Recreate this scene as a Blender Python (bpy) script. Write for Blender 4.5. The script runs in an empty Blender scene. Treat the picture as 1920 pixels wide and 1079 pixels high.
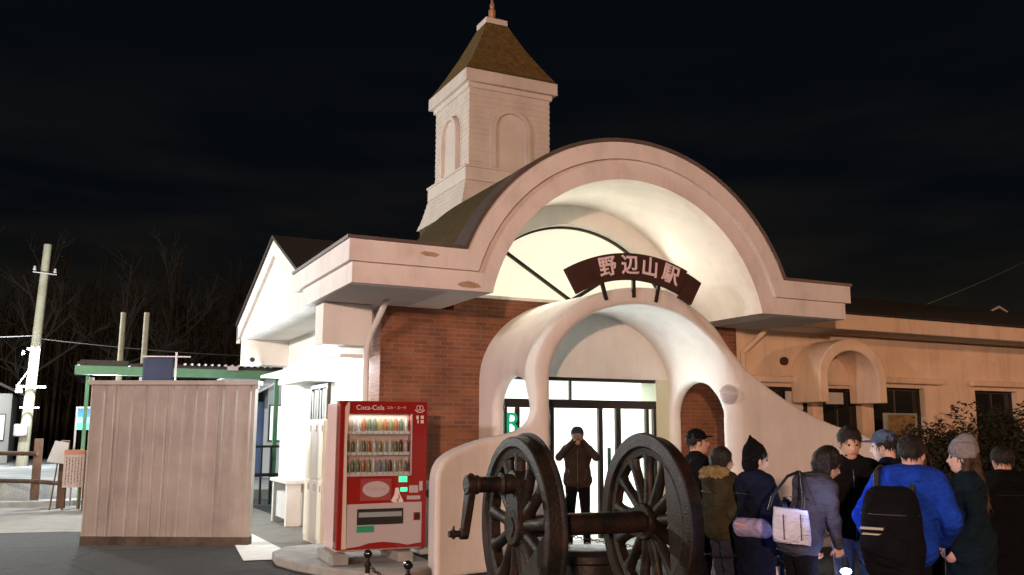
import bpy, math, random
import numpy as np
from mathutils import Vector, Matrix
random.seed(7); rng = np.random.default_rng(7)
R = math.radians
col = bpy.context.scene.collection
sc = bpy.context.scene

# ------------------------------------------------------------------ camera, sky, exposure, lamps
CAMH = 1.75
yaw, pit, rol = R(26.17), R(9.01), R(.15)
fw = Vector((math.sin(yaw)*math.cos(pit), math.cos(yaw)*math.cos(pit), math.sin(pit)))
rt = Vector((math.cos(yaw), -math.sin(yaw), 0)); up = rt.cross(fw)
RT = rt*math.cos(rol) + up*math.sin(rol); UP = up*math.cos(rol) - rt*math.sin(rol)
cd = bpy.data.cameras.new('camera'); cam = bpy.data.objects.new('camera', cd); col.objects.link(cam)
cd.sensor_width = 36; cd.lens = 36*1701/1920; cd.clip_start = .1; cd.clip_end = 2000
m = Matrix((( RT.x, UP.x, -fw.x, 0), (RT.y, UP.y, -fw.y, 0), (RT.z, UP.z, -fw.z, CAMH), (0, 0, 0, 1)))
cam.matrix_world = m; sc.camera = cam
sc.view_settings.view_transform = 'Standard'; sc.view_settings.look = 'None'
sc.view_settings.exposure = 0; sc.view_settings.gamma = 1
w = bpy.data.worlds.new('World'); sc.world = w; w.use_nodes = True
nt = w.node_tree; bg = nt.nodes['Background']
sky = nt.nodes.new('ShaderNodeTexSky'); sky.sky_type = 'NISHITA'; sky.sun_disc = False
sky.sun_elevation = R(-3.0); sky.sun_rotation = R(200); sky.altitude = 1300
# faint torn night cloud, low over the horizon, faintly lit by the town
tc = nt.nodes.new('ShaderNodeTexCoord'); sep = nt.nodes.new('ShaderNodeSeparateXYZ')
nt.links.new(tc.outputs['Generated'], sep.inputs[0])
mp = nt.nodes.new('ShaderNodeMapping'); mp.inputs['Scale'].default_value = (1.6, 1.6, 9)
nz = nt.nodes.new('ShaderNodeTexNoise'); nz.inputs['Scale'].default_value = 2.2; nz.inputs['Detail'].default_value = 7
nt.links.new(tc.outputs['Generated'], mp.inputs[0]); nt.links.new(mp.outputs[0], nz.inputs['Vector'])
cr = nt.nodes.new('ShaderNodeMapRange'); cr.inputs[1].default_value = .42; cr.inputs[2].default_value = .75
nt.links.new(nz.outputs['Fac'], cr.inputs[0])
el = nt.nodes.new('ShaderNodeMapRange'); el.inputs[1].default_value = .42; el.inputs[2].default_value = .02
nt.links.new(sep.outputs['Z'], el.inputs[0])
mu = nt.nodes.new('ShaderNodeMath'); mu.operation = 'MULTIPLY'; nt.links.new(cr.outputs[0], mu.inputs[0]); nt.links.new(el.outputs[0], mu.inputs[1])
mixc = nt.nodes.new('ShaderNodeMix'); mixc.data_type = 'RGBA'; nt.links.new(mu.outputs[0], mixc.inputs[0])
mixc.inputs[6].default_value = (.0016, .0026, .0042, 1); mixc.inputs[7].default_value = (.0135, .0115, .0088, 1)
hz_ = nt.nodes.new('ShaderNodeMapRange'); hz_.inputs[1].default_value = .24; hz_.inputs[2].default_value = .0; nt.links.new(sep.outputs['Z'], hz_.inputs[0])
hp2 = nt.nodes.new('ShaderNodeMath'); hp2.operation = 'POWER'; nt.links.new(hz_.outputs[0], hp2.inputs[0]); hp2.inputs[1].default_value = 1.6
mix2 = nt.nodes.new('ShaderNodeMix'); mix2.data_type = 'RGBA'; nt.links.new(hp2.outputs[0], mix2.inputs[0]); nt.links.new(mixc.outputs[2], mix2.inputs[6]); mix2.inputs[7].default_value = (.018, .0142, .0068, 1)
bg2 = nt.nodes.new('ShaderNodeBackground'); nt.links.new(mix2.outputs[2], bg2.inputs[0]); bg2.inputs[1].default_value = 1
bg.inputs['Strength'].default_value = .004
nt.links.new(sky.outputs[0], bg.inputs['Color'])
add = nt.nodes.new('ShaderNodeAddShader'); nt.links.new(bg.outputs[0], add.inputs[0]); nt.links.new(bg2.outputs[0], add.inputs[1])
nt.links.new(add.outputs[0], nt.nodes['World Output'].inputs[0])

def lamp(name, typ, loc, power, color, size=.3, rot=None, **k):
    l = bpy.data.lights.new(name, typ); l.energy = power; l.color = color
    if typ == 'AREA':
        l.shape = 'RECTANGLE'; l.size = size; l.size_y = k.get('size_y', size)
    elif typ != 'SUN': l.shadow_soft_size = size
    if typ == 'SPOT': l.spot_size = k.get('ang', 1.2); l.spot_blend = .4
    if typ == 'SUN': l.angle = size
    o = bpy.data.objects.new(name, l); col.objects.link(o); o.location = loc
    if rot: o.rotation_euler = rot
    return o
AMBER = (1, .59, .40); COOL = (.86, .94, 1); PALE = (1, .93, .84)
lamp('street_or_fill_light', 'POINT', (-9, -14, 4.8), 18500, AMBER, .35)
lamp('street_or_fill_light', 'POINT', (30, -2, 6.5), 3600, (1, .46, .22), .35)  # added amber fill for the right wing; no street lamp known there
lamp('square_lamp_light', 'POINT', (-12, 2.0, 5.5), 4200, (1, .84, .86), .35)
lamp('platform_light', 'POINT', (-3.2, 29.5, 4.6), 2600, COOL, .2)
lamp('platform_light', 'POINT', (.9, 23.9, 2.8), 1100, COOL, .2)
lamp('yard_light', 'POINT', (-3.5, 17.6, 4.3), 2300, (1, .97, .86), .2)
lamp('platform_light', 'POINT', (7.0, 26.0, 3.4), 380, COOL, .2)
lamp('far_glow_fill', 'SUN', (0, 0, 30), .03, (1, .8, .6), R(6), (R(62), 0, R(-35)))  # added weak brown sun imitating distant glow on the far woods

# ------------------------------------------------------------------ materials
def mat(name, c, rough=.7, bump=0, bscale=40, var=0, vscale=3, metal=0, emit=None, es=1, c2=None, cover=.0, coat=0, spec=.4):
    M = bpy.data.materials.new(name); M.use_nodes = True
    n = M.node_tree.nodes; L = M.node_tree.links; b = n['Principled BSDF']
    b.inputs['Base Color'].default_value = (*c, 1); b.inputs['Roughness'].default_value = rough; b.inputs['Metallic'].default_value = metal
    b.inputs['Specular IOR Level'].default_value = spec; b.inputs['Coat Weight'].default_value = coat
    t = n.new('ShaderNodeTexCoord')
    if var or c2:
        z = n.new('ShaderNodeTexNoise'); z.inputs['Scale'].default_value = vscale; z.inputs['Detail'].default_value = 8; z.inputs['Roughness'].default_value = .62
        L.new(t.outputs['Object'], z.inputs['Vector'])
        mr = n.new('ShaderNodeMapRange'); mr.inputs[1].default_value = .35+cover; mr.inputs[2].default_value = .65+cover; L.new(z.outputs['Fac'], mr.inputs[0])
        mx = n.new('ShaderNodeMix'); mx.data_type = 'RGBA'; L.new(mr.outputs[0], mx.inputs[0])
        mx.inputs[6].default_value = (*c, 1); d = c2 or tuple(x*(1-var) for x in c); mx.inputs[7].default_value = (*d, 1)
        L.new(mx.outputs[2], b.inputs['Base Color'])
    if bump:
        z2 = n.new('ShaderNodeTexNoise'); z2.inputs['Scale'].default_value = bscale; z2.inputs['Detail'].default_value = 6
        L.new(t.outputs['Object'], z2.inputs['Vector'])
        bp = n.new('ShaderNodeBump'); bp.inputs['Strength'].default_value = bump; bp.inputs['Distance'].default_value = .02
        L.new(z2.outputs['Fac'], bp.inputs['Height']); L.new(bp.outputs[0], b.inputs['Normal'])
    if emit:
        b.inputs['Emission Color'].default_value = (*emit, 1); b.inputs['Emission Strength'].default_value = es
    return M

def weather(M, amt=.3, zs=.5, xs=4):
    n = M.node_tree.nodes; L = M.node_tree.links; b = n['Principled BSDF']
    src = b.inputs['Base Color'].links[0].from_socket
    t = n.new('ShaderNodeTexCoord'); mp = n.new('ShaderNodeMapping'); mp.inputs['Scale'].default_value = (xs, xs, zs); z = n.new('ShaderNodeTexNoise'); z.inputs['Scale'].default_value = 1; z.inputs['Detail'].default_value = 6; z.inputs['Roughness'].default_value = .7
    L.new(t.outputs['Object'], mp.inputs[0]); L.new(mp.outputs[0], z.inputs['Vector']); r_ = n.new('ShaderNodeMapRange'); r_.inputs[1].default_value = .48; r_.inputs[2].default_value = .74; r_.inputs[3].default_value = 1; r_.inputs[4].default_value = 1-amt
    L.new(z.outputs['Fac'], r_.inputs[0]); x = n.new('ShaderNodeMix'); x.data_type = 'RGBA'; x.blend_type = 'MULTIPLY'; x.inputs[0].default_value = 1; L.new(src, x.inputs[6]); L.new(r_.outputs[0], x.inputs[7]); L.new(x.outputs[2], b.inputs['Base Color'])

def brickmat(name, axis='X'):
    M = mat(name, (.2, .07, .04), .82); n = M.node_tree.nodes; L = M.node_tree.links; b = n['Principled BSDF']
    t = n.new('ShaderNodeTexCoord'); s = n.new('ShaderNodeSeparateXYZ'); c = n.new('ShaderNodeCombineXYZ')
    L.new(t.outputs['Object'], s.inputs[0]); L.new(s.outputs[axis], c.inputs[0]); L.new(s.outputs['Z'], c.inputs[1])
    k = n.new('ShaderNodeTexBrick'); k.inputs['Scale'].default_value = 1; k.inputs['Brick Width'].default_value = .22; k.inputs['Row Height'].default_value = .066
    k.inputs['Mortar Size'].default_value = .008; k.inputs['Mortar Smooth'].default_value = .2; k.inputs['Bias'].default_value = -.1
    k.inputs['Color1'].default_value = (.27, .098, .046, 1); k.inputs['Color2'].default_value = (.175, .066, .036, 1); k.inputs['Mortar'].default_value = (.22, .15, .11, 1)
    L.new(c.outputs[0], k.inputs['Vector'])
    z = n.new('ShaderNodeTexNoise'); z.inputs['Scale'].default_value = 1.6; z.inputs['Detail'].default_value = 9; L.new(t.outputs['Object'], z.inputs['Vector'])
    mr = n.new('ShaderNodeMapRange'); mr.inputs[1].default_value = .3; mr.inputs[2].default_value = .7; mr.inputs[3].default_value = .65; mr.inputs[4].default_value = 1.2
    L.new(z.outputs['Fac'], mr.inputs[0])
    mx = n.new('ShaderNodeMix'); mx.data_type = 'RGBA'; mx.blend_type = 'MULTIPLY'; mx.inputs[0].default_value = 1
    L.new(k.outputs['Color'], mx.inputs[6]); L.new(mr.outputs[0], mx.inputs[7]); L.new(mx.outputs[2], b.inputs['Base Color'])
    bp = n.new('ShaderNodeBump'); bp.inputs['Strength'].default_value = .6; bp.inputs['Distance'].default_value = .008; bp.invert = True
    L.new(k.outputs['Fac'], bp.inputs['Height']); L.new(bp.outputs[0], b.inputs['Normal'])
    return M

m_stucco = mat('white_stucco', (.78, .77, .74), .85, .35, 60, .12, 1.3)
m_porch = mat('porch_stucco', (.80, .78, .75), .8, .25, 45, .10, 1.8)
m_fascia = mat('fascia_paint', (.77, .72, .70), .7, .15, 50, 0, 2.2, c2=(.62, .56, .53), cover=.12)
m_wing = mat('wing_stucco', (.86, .67, .50), .88, .3, 60, .14, 1.1)
m_soffit = mat('soffit_board', (.52, .52, .51), .85, .1, 30, .1, 2)
m_cap = mat('edge_flashing', (.16, .13, .12), .5, .1, 30, .3, 3, metal=.3)
m_peel = mat('peeled_paint', (.50, .36, .24), .9, .4, 60, .3, 14)
m_brick = brickmat('brick', 'X'); m_bricks = brickmat('brick_side', 'Y')
m_roof = mat('brown_shingles', (.20, .128, .038), .9, .9, 26, .45, 9)
m_roofdk = mat('dark_olive_shingles', (.085, .062, .020), .92, .9, 26, .4, 9)
m_darkroof = mat('dark_roof', (.045, .038, .034), .9, .5, 20, .4, 5)
m_siding = mat('white_clapboard', (.68, .62, .56), .75, .12, 60, .12, 2)
m_frame = mat('dark_bronze_frame', (.035, .03, .027), .45, metal=.4)
m_black = mat('black_iron', (.02, .018, .017), .5, .3, 35, .3, 6, metal=.3)
m_litwin = mat('lit_frosted_glazing', (.25, .24, .18), .6, emit=(1, .945, .71), es=.93)
m_glass = bpy.data.materials.new('clear_glass'); m_glass.use_nodes = True
_n = m_glass.node_tree.nodes; _l = m_glass.node_tree.links; _n.remove(_n['Principled BSDF'])
_t = _n.new('ShaderNodeBsdfTransparent'); _t.inputs[0].default_value = (.93, .96, .95, 1); _g = _n.new('ShaderNodeBsdfGlossy'); _g.inputs['Roughness'].default_value = .03
_m = _n.new('ShaderNodeMixShader'); _m.inputs[0].default_value = .08; _l.new(_t.outputs[0], _m.inputs[1]); _l.new(_g.outputs[0], _m.inputs[2]); _l.new(_m.outputs[0], _n['Material Output'].inputs[0])
m_darkglass = mat('dark_window_glass', (.012, .013, .014), .12, spec=.6)
m_room = mat('white_room_paint', (.85, .86, .85), .7)
m_tube = mat('fluorescent_tube', (1, 1, 1), .5, emit=(.92, .98, 1), es=20)
m_panel = mat('ceiling_panel', (1, 1, 1), .5, emit=(.94, 1, .96), es=32)
m_asphalt = mat('asphalt', (.045, .043, .042), .9, .8, 120, .35, 4)
_nn = m_asphalt.node_tree.nodes; _L = m_asphalt.node_tree.links; _b = _nn['Principled BSDF']; _src = _b.inputs['Base Color'].links[0].from_socket
_tc = _nn.new('ShaderNodeTexCoord'); _v = _nn.new('ShaderNodeTexVoronoi'); _v.inputs['Scale'].default_value = 38; _L.new(_tc.outputs['Object'], _v.inputs['Vector'])
_r = _nn.new('ShaderNodeMapRange'); _r.inputs[1].default_value = .05; _r.inputs[2].default_value = .32; _r.inputs[3].default_value = 2.6; _r.inputs[4].default_value = .75; _L.new(_v.outputs['Distance'], _r.inputs[0])
_v2 = _nn.new('ShaderNodeTexVoronoi'); _v2.feature = 'DISTANCE_TO_EDGE'; _v2.inputs['Scale'].default_value = .55; _nz = _nn.new('ShaderNodeTexNoise'); _nz.inputs['Scale'].default_value = 3; _nz.inputs['Detail'].default_value = 6
_ad = _nn.new('ShaderNodeMix'); _ad.data_type = 'VECTOR'; _ad.inputs[0].default_value = .22; _L.new(_tc.outputs['Object'], _ad.inputs[4]); _L.new(_nz.outputs['Color'], _ad.inputs[5]); _L.new(_tc.outputs['Object'], _nz.inputs['Vector']); _L.new(_ad.outputs[1], _v2.inputs['Vector'])
_r2 = _nn.new('ShaderNodeMapRange'); _r2.inputs[1].default_value = .004; _r2.inputs[2].default_value = .012; _r2.inputs[3].default_value = .3; _L.new(_v2.outputs['Distance'], _r2.inputs[0])
_m1 = _nn.new('ShaderNodeMath'); _m1.operation = 'MULTIPLY'; _L.new(_r.outputs[0], _m1.inputs[0]); _L.new(_r2.outputs[0], _m1.inputs[1])
_mx = _nn.new('ShaderNodeMix'); _mx.data_type = 'RGBA'; _mx.blend_type = 'MULTIPLY'; _mx.inputs[0].default_value = 1; _L.new(_src, _mx.inputs[6]); _L.new(_m1.outputs[0], _mx.inputs[7]); _L.new(_mx.outputs[2], _b.inputs['Base Color'])
m_pave = mat('concrete_paving', (.19, .175, .15), .9, .5, 60, .25, 2.5)
m_kerb = mat('pale_concrete', (.36, .35, .33), .9, .5, 50, .3, 3)
m_snow = mat('frosted_gravel', (.28, .28, .26), .95, .8, 30, .4, 1.5)
m_wood = mat('dark_timber', (.085, .042, .022), .8, .5, 30, .4, 5)
m_sheet = mat('painted_sheet_metal', (.43, .39, .345), .45, .16, 9, .22, 1.6, spec=.5)
m_skirt = mat('rusty_brown_skirt', (.13, .095, .07), .9, .4, 30, .6, 3)
m_green = mat('green_painted_steel', (.085, .22, .12), .5, .1, 30, .2, 4)
m_iron = mat('locomotive_iron', (.008, .0075, .0072), .5, .35, 45, 0, 6, metal=.15, spec=.35, c2=(.036, .019, .011), cover=.06)
m_ironface = mat('worn_iron', (.045, .042, .040), .55, .3, 60, .4, 7, metal=.4)
m_red = mat('red_enamel', (.27, .013, .010), .25, coat=.5, spec=.5)
m_vwhite = mat('white_enamel', (.46, .41, .42), .35, spec=.5)
m_vside = mat('painted_reflection_side', (.72, .52, .50), .3, .02, 5, .12, 1.5)  # red side coloured pink-white, painting in the glossy reflection of the tubes
m_signw = mat('sign_brown_wood', (.058, .023, .018), .75, .4, 25, .35, 6)
m_signt = mat('sign_lettering', (.80, .66, .68), .6)
m_leaf = mat('evergreen_leaf', (.033, .034, .016), .75, var=.45, vscale=3)
m_bark = mat('grey_bark', (.050, .042, .030), .9, .4, 30, .3, 5)
m_far = mat('far_bare_wood', (.13, .095, .055), .95, var=.4, vscale=.2)
m_hill = mat('night_hill', (.012, .010, .008), 1)
m_lampw = mat('lamp_glass', (.55, .55, .60), .35)
m_galv = mat('galvanised_steel', (.55, .55, .54), .4, metal=.4)
m_pole = mat('weathered_pole', (.36, .34, .24), .9, .3, 30, .3, 2)

for M_, a_ in ((m_stucco, .08), (m_porch, .10), (m_fascia, .13), (m_wing, .22), (m_siding, .12), (m_sheet, .30), ): weather(M_, a_)
# ------------------------------------------------------------------ helpers
def tag(o, label=None, cat=None, group=None, kind=None):
    if label: o['label'] = label
    if cat: o['category'] = cat
    if group: o['group'] = group
    if kind: o['kind'] = kind
    return o
def empty(name, loc, label, cat, rz=0, group=None):
    o = bpy.data.objects.new(name, None); col.objects.link(o); o.location = loc; o.rotation_euler = (0, 0, rz); o.empty_display_size = .2
    return tag(o, label, cat, group)
def copy_tree(o, parent=None):
    c = o.copy(); col.objects.link(c); c.parent = parent
    for ch in [x for x in col.objects if x.parent == o]: copy_tree(ch, c)
    return c
class MB:
    def __init__(s): s.v = []; s.f = []
    def add(s, v, f):
        k = len(s.v); s.v += [tuple(p) for p in v]; s.f += [tuple(i+k for i in q) for q in f]; return s
    def box(s, x0, x1, y0, y1, z0, z1):
        v = [(x, y, z) for x in (x0, x1) for y in (y0, y1) for z in (z0, z1)]
        return s.add(v, [(0, 1, 3, 2), (4, 6, 7, 5), (0, 4, 5, 1), (2, 3, 7, 6), (0, 2, 6, 4), (1, 5, 7, 3)])
    def cyl(s, a, b, r1, r2=None, n=12, cap=True):
        r2 = r1 if r2 is None else r2; a = Vector(a); b = Vector(b); d = (b-a).normalized()
        u = d.orthogonal().normalized(); q = d.cross(u); v = []
        for p, r in ((a, r1), (b, r2)):
            for i in range(n):
                t = 2*math.pi*i/n; v.append(p+u*(r*math.cos(t))+q*(r*math.sin(t)))
        f = [(i, (i+1) % n, n+(i+1) % n, n+i) for i in range(n)]
        if cap: f += [tuple(range(n-1, -1, -1)), tuple(range(n, 2*n))]
        return s.add(v, f)
    def path(s, pts, r, n=8):
        for a, b in zip(pts, pts[1:]): s.cyl(a, b, r, r, n)
        for p in pts[1:-1]: s.ball(p, r*1.0, n, 4)
        return s
    def ball(s, c, r, n=14, k=8, sc_=(1, 1, 1)):
        v = []; f = []
        for j in range(1, k):
            ph = math.pi*j/k
            for i in range(n):
                t = 2*math.pi*i/n; v.append((c[0]+r*sc_[0]*math.sin(ph)*math.cos(t), c[1]+r*sc_[1]*math.sin(ph)*math.sin(t), c[2]+r*sc_[2]*math.cos(ph)))
        v += [(c[0], c[1], c[2]+r*sc_[2]), (c[0], c[1], c[2]-r*sc_[2])]; T = len(v)-2
        for j in range(k-2):
            for i in range(n): f.append((j*n+i, (j+1)*n+i, (j+1)*n+(i+1) % n, j*n+(i+1) % n))
        for i in range(n): f.append((T, i, (i+1) % n)); f.append((T+1, (k-2)*n+(i+1) % n, (k-2)*n+i))
        return s.add(v, f)
    def lathe(s, prof, n=32, axis='z', c=(0, 0, 0), closed=False):   # prof: (r, h)
        v = []; k = len(prof)
        for r, h in prof:
            for i in range(n):
                t = 2*math.pi*i/n; a, b = r*math.cos(t), r*math.sin(t)
                p = (a, b, h) if axis == 'z' else (h, a, b)
                v.append((c[0]+p[0], c[1]+p[1], c[2]+p[2]))
        f = []
        for j in range(k if closed else k-1):
            for i in range(n):
                f.append((j*n+i, j*n+(i+1) % n, ((j+1) % k)*n+(i+1) % n, ((j+1) % k)*n+i))
        if not closed: f += [tuple(range(n-1, -1, -1)), tuple(range((k-1)*n, k*n))]
        return s.add(v, f)
    def strip(s, A, B, y0, y1, plane='XZ'):      # solid between two matching profile lines, extruded
        n = len(A); v = []
        for P in (A, B):
            for d in (y0, y1):
                for a, b in P: v.append((a, d, b) if plane == 'XZ' else ((d, a, b) if plane == 'YZ' else (a, b, d)))
        f = []
        for i in range(n-1):
            a0, a1, b0, b1 = i, n+i, 2*n+i, 3*n+i
            f += [(a0, b0, b0+1, a0+1), (a1, a1+1, b1+1, b1), (a0, a0+1, a1+1, a1), (b0, b1, b1+1, b0+1)]
        f += [(0, n, 3*n, 2*n), (n-1, 3*n-1+0, 4*n-1, 2*n-1)]
        return s.add(v, f)
    def poly(s, P, y0, y1, plane='XZ'):
        n = len(P); v = []
        for d in (y0, y1):
            for a, b in P: v.append((a, d, b) if plane == 'XZ' else ((d, a, b) if plane == 'YZ' else (a, b, d)))
        f = [tuple(range(n)), tuple(range(2*n-1, n-1, -1))] + [(i, n+i, n+(i+1) % n, (i+1) % n) for i in range(n)]
        return s.add(v, f)
    def build(s, name, m, parent=None, smooth=False, bevel=0, world=True, label=None):
        v = s.v
        if parent is not None and world:
            r = parent
            while r.parent: r = r.parent
            L = r.location; v = [(p[0]-L[0], p[1]-L[1], p[2]-L[2]) for p in v]
        me = bpy.data.meshes.new(name); me.from_pydata([tuple(map(float, p)) for p in v], [], s.f); me.update()
        import bmesh
        bm = bmesh.new(); bm.from_mesh(me); bmesh.ops.recalc_face_normals(bm, faces=bm.faces); bm.to_mesh(me); bm.free()
        me.materials.append(m)
        if smooth:
            me.polygons.foreach_set('use_smooth', [True]*len(me.polygons))
            if smooth != 'all': me.set_sharp_from_angle(angle=R(38))
        o = bpy.data.objects.new(name, me); col.objects.link(o)
        if parent is not None: o.parent = parent
        if bevel:
            b = o.modifiers.new('bevel', 'BEVEL'); b.width = bevel; b.segments = 2; b.limit_method = 'ANGLE'; b.angle_limit = R(40)
        if label: o['label'] = label
        return o
def struct(o): o['kind'] = 'structure'; return o

def text(body, m, parent, size, loc, rot=(math.pi/2, 0, 0), ext=.008, name='lettering', bold=0):
    cu = bpy.data.curves.new(name, 'FONT'); cu.body = body; cu.size = size; cu.extrude = ext; cu.align_x = 'CENTER'; cu.align_y = 'CENTER'; cu.bevel_depth = bold; cu.bevel_resolution = 0
    cu.materials.append(m)
    o = bpy.data.objects.new('tmp_lettering', cu); col.objects.link(o); bpy.context.view_layer.update()
    me = bpy.data.meshes.new_from_object(o.evaluated_get(bpy.context.evaluated_depsgraph_get())); bpy.data.objects.remove(o)
    o = bpy.data.objects.new(name, me); col.objects.link(o); o.parent = parent; o.location = loc; o.rotation_euler = rot
    if not me.materials: me.materials.append(m)
    return o

# --- implicit surfaces: smooth blended solids for organic shapes
def surfnet(F, org, h):
    S = F < 0; nx, ny, nz = F.shape
    c = np.zeros((nx-1, ny-1, nz-1), int)
    for i in (0, 1):
        for j in (0, 1):
            for k in (0, 1): c += S[i:nx-1+i, j:ny-1+j, k:nz-1+k]
    act = (c > 0) & (c < 8); idx = -np.ones(act.shape, int); cells = np.argwhere(act); idx[act] = np.arange(len(cells))
    P = np.zeros((len(cells), 3)); N = np.zeros(len(cells)); I, J, K = cells.T
    cor = [(i, j, k) for i in (0, 1) for j in (0, 1) for k in (0, 1)]
    for a in cor:
        for ax in range(3):
            if a[ax]: continue
            b = list(a); b[ax] = 1
            fa = F[I+a[0], J+a[1], K+a[2]]; fb = F[I+b[0], J+b[1], K+b[2]]
            q = (fa < 0) != (fb < 0); t = np.where(q, fa/np.where(q, fa-fb, 1), 0)
            p = np.array(a, float)[None, :].repeat(len(cells), 0); p[:, ax] += t
            P += np.where(q[:, None], p, 0); N += q
    V = (cells+P/N[:, None])*h+np.array(org)
    faces = []
    for ax in range(3):
        u, v = [(1, 2), (2, 0), (0, 1)][ax]
        sl0 = [slice(1, -1)]*3; sl0[ax] = slice(0, -1); sl1 = list(sl0); sl1[ax] = slice(1, None)
        a = S[tuple(sl0)]; b = S[tuple(sl1)]
        E = np.argwhere(a != b)
        if not len(E): continue
        s0 = a[tuple(E.T)]; o = np.ones(3, int); o[ax] = 0; E = E+o
        def g(du, dv):
            q = E.copy(); q[:, u] -= du; q[:, v] -= dv; return idx[tuple(q.T)]
        Q = np.stack([g(0, 0), g(1, 0), g(1, 1), g(0, 1)], 1); Q[~s0] = Q[~s0][:, ::-1]
        faces.append(Q)
    Q = np.concatenate(faces)
    return V, Q
def netobj(name, V, Q, m, parent=None, label=None):
    if parent is not None:
        r = parent
        while r.parent: r = r.parent
        if r.get('_world'): V = V-np.array(r.location)
    me = bpy.data.meshes.new(name); me.from_pydata(V.tolist(), [], Q.tolist()); me.update(); me.materials.append(m)
    me.polygons.foreach_set('use_smooth', [True]*len(me.polygons))
    o = bpy.data.objects.new(name, me); col.objects.link(o)
    if parent is not None: o.parent = parent
    if label: o['label'] = label
    return o
def smin(a, b, k):
    hh = np.clip(k-np.abs(a-b), 0, None)/k
    return np.minimum(a, b)-hh*hh*k*.25
def smax(a, b, k): return -smin(-a, -b, k)

# ------------------------------------------------------------------ ground
g = MB(); g.add([(-300, -200, 0), (400, -200, 0), (400, 500, 0), (-300, 500, 0)], [(0, 1, 2, 3)])
struct(g.build('ground', m_asphalt))
g = MB(); g.poly([(-6, 19.2), (.2, 18.0), (1.9, 16.9), (2.9, 15.2), (2.95, 13.3), (3.3, 13.35), (4.1, 14.0), (4.12, 24.2), (-6, 24.2)], .004, .008, 'XY')
struct(g.build('footpath', m_pave))
g = MB(); g.poly([(2.35, 13.0), (3.1, 12.9), (3.05, 16.9), (2.75, 16.9)], .012, .016, 'XY'); struct(g.build('painted_light_strip', mat('painted_light_paving', (.68, .66, .62), .9, .4, 50, .15, 3)))  # pool of light painted on the ground as a pale strip
b = MB(); b.box(5.75, 9.1, 11.05, 12.31, 0, .12); struct(b.build('porch_floor', m_kerb))
slab = [(3.55, 13.6), (3.0, 13.42), (2.72, 12.95), (2.66, 12.4), (2.78, 11.8), (3.05, 11.1), (3.35, 10.6), (3.75, 10.35), (4.12, 10.6), (4.35, 11.25), (4.45, 12.79), (4.14, 12.79), (4.1, 13.6)]
g = MB(); g.poly(slab, .0, .12, 'XY'); struct(g.build('kerbed_pavement', m_kerb, bevel=.02))

# ------------------------------------------------------------------ station building
bld = empty('station_building', (7.4, 12.8, 0), 'cream and brick station building with a big barrel arch front and long lamp-lit right wing', 'building')
CX, CZ = 7.4, 3.04
b = MB(); b.box(4.153, 5.98, 12.8, 13.05, 0, 3.59); b.box(8.95, 10.78, 12.8, 13.05, 0, 3.59); b.box(5.3, 9.5, 12.803, 13.05, 3.592, 3.80); b.box(5.98, 8.95, 12.803, 13.05, 2.62, 3.59)
bw = b.build('brick_wall', m_brick, bld)
b = MB(); b.box(4.14, 4.153, 12.81, 13.5, 0, 3.59); b.build('brick_return', m_bricks, bld)
b = MB(); b.box(5.0, 9.75, 12.74, 13.0, 3.803, 3.85); b.build('window_sill', m_stucco, bld)
# side wall with gable head
b = MB(); b.poly([(13.05, 0), (19.5, 0), (19.5, 3.93), (16.2, 5.12), (13.6, 3.97), (13.05, 3.6)], 4.155, 4.4, 'YZ'); sw = b.build('side_wall', m_stucco, bld)
b = MB(); b.box(3.68, 4.15, 13.3, 19.4, 2.84, 2.89); b.build('wall_ledge', m_stucco, bld)
b = MB(); b.box(3.27, 4.0, 12.8, 13.25, 2.98, 3.588); b.build('corner_beam', m_stucco, bld, bevel=.01)
b = MB(); b.box(3.27, 4.153, 19.0, 19.5, 3.08, 3.72); b.build('far_corner_beam', m_stucco, bld, bevel=.01)
b = MB(); b.cyl((3.42, 18.96, 3.18), (3.42, 19.02, 3.18), .05); b.build('vent_hole', m_black, bld)
# gable roof: slabs and rake boards
def slope_y(P, t, x0, x1, mm, nm):
    b = MB(); b.strip(P, [(y, z-t) for y, z in P], x0, x1, 'YZ'); return b.build(nm, mm, bld)
G = [(13.5, 4.00), (16.2, 5.22), (19.65, 3.97)]
slope_y(G, .06, 3.16, 7.5, m_darkroof, 'gable_roof')
slope_y([(y, z-.063) for y, z in G], .30, 3.20, 3.26, m_fascia, 'rake_board')
slope_y([(y, z-.063) for y, z in G], .05, 3.262, 4.15, m_stucco, 'gable_soffit')
b = MB(); b.box(3.2, 3.26, 19.55, 19.68, 3.56, 3.9); b.build('rake_end', m_fascia, bld)
b = MB(); b.poly([(13.5, 3.60), (19.5, 3.60), (19.5, 3.66), (16.2, 4.86), (13.5, 3.70)], 3.262, 3.30, 'YZ'); b.build('gable_panel', m_stucco, bld)
b = MB(); b.box(3.302, 4.153, 13.46, 18.98, 3.605, 3.64); b.build('gable_underside', m_stucco, bld)
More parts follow.
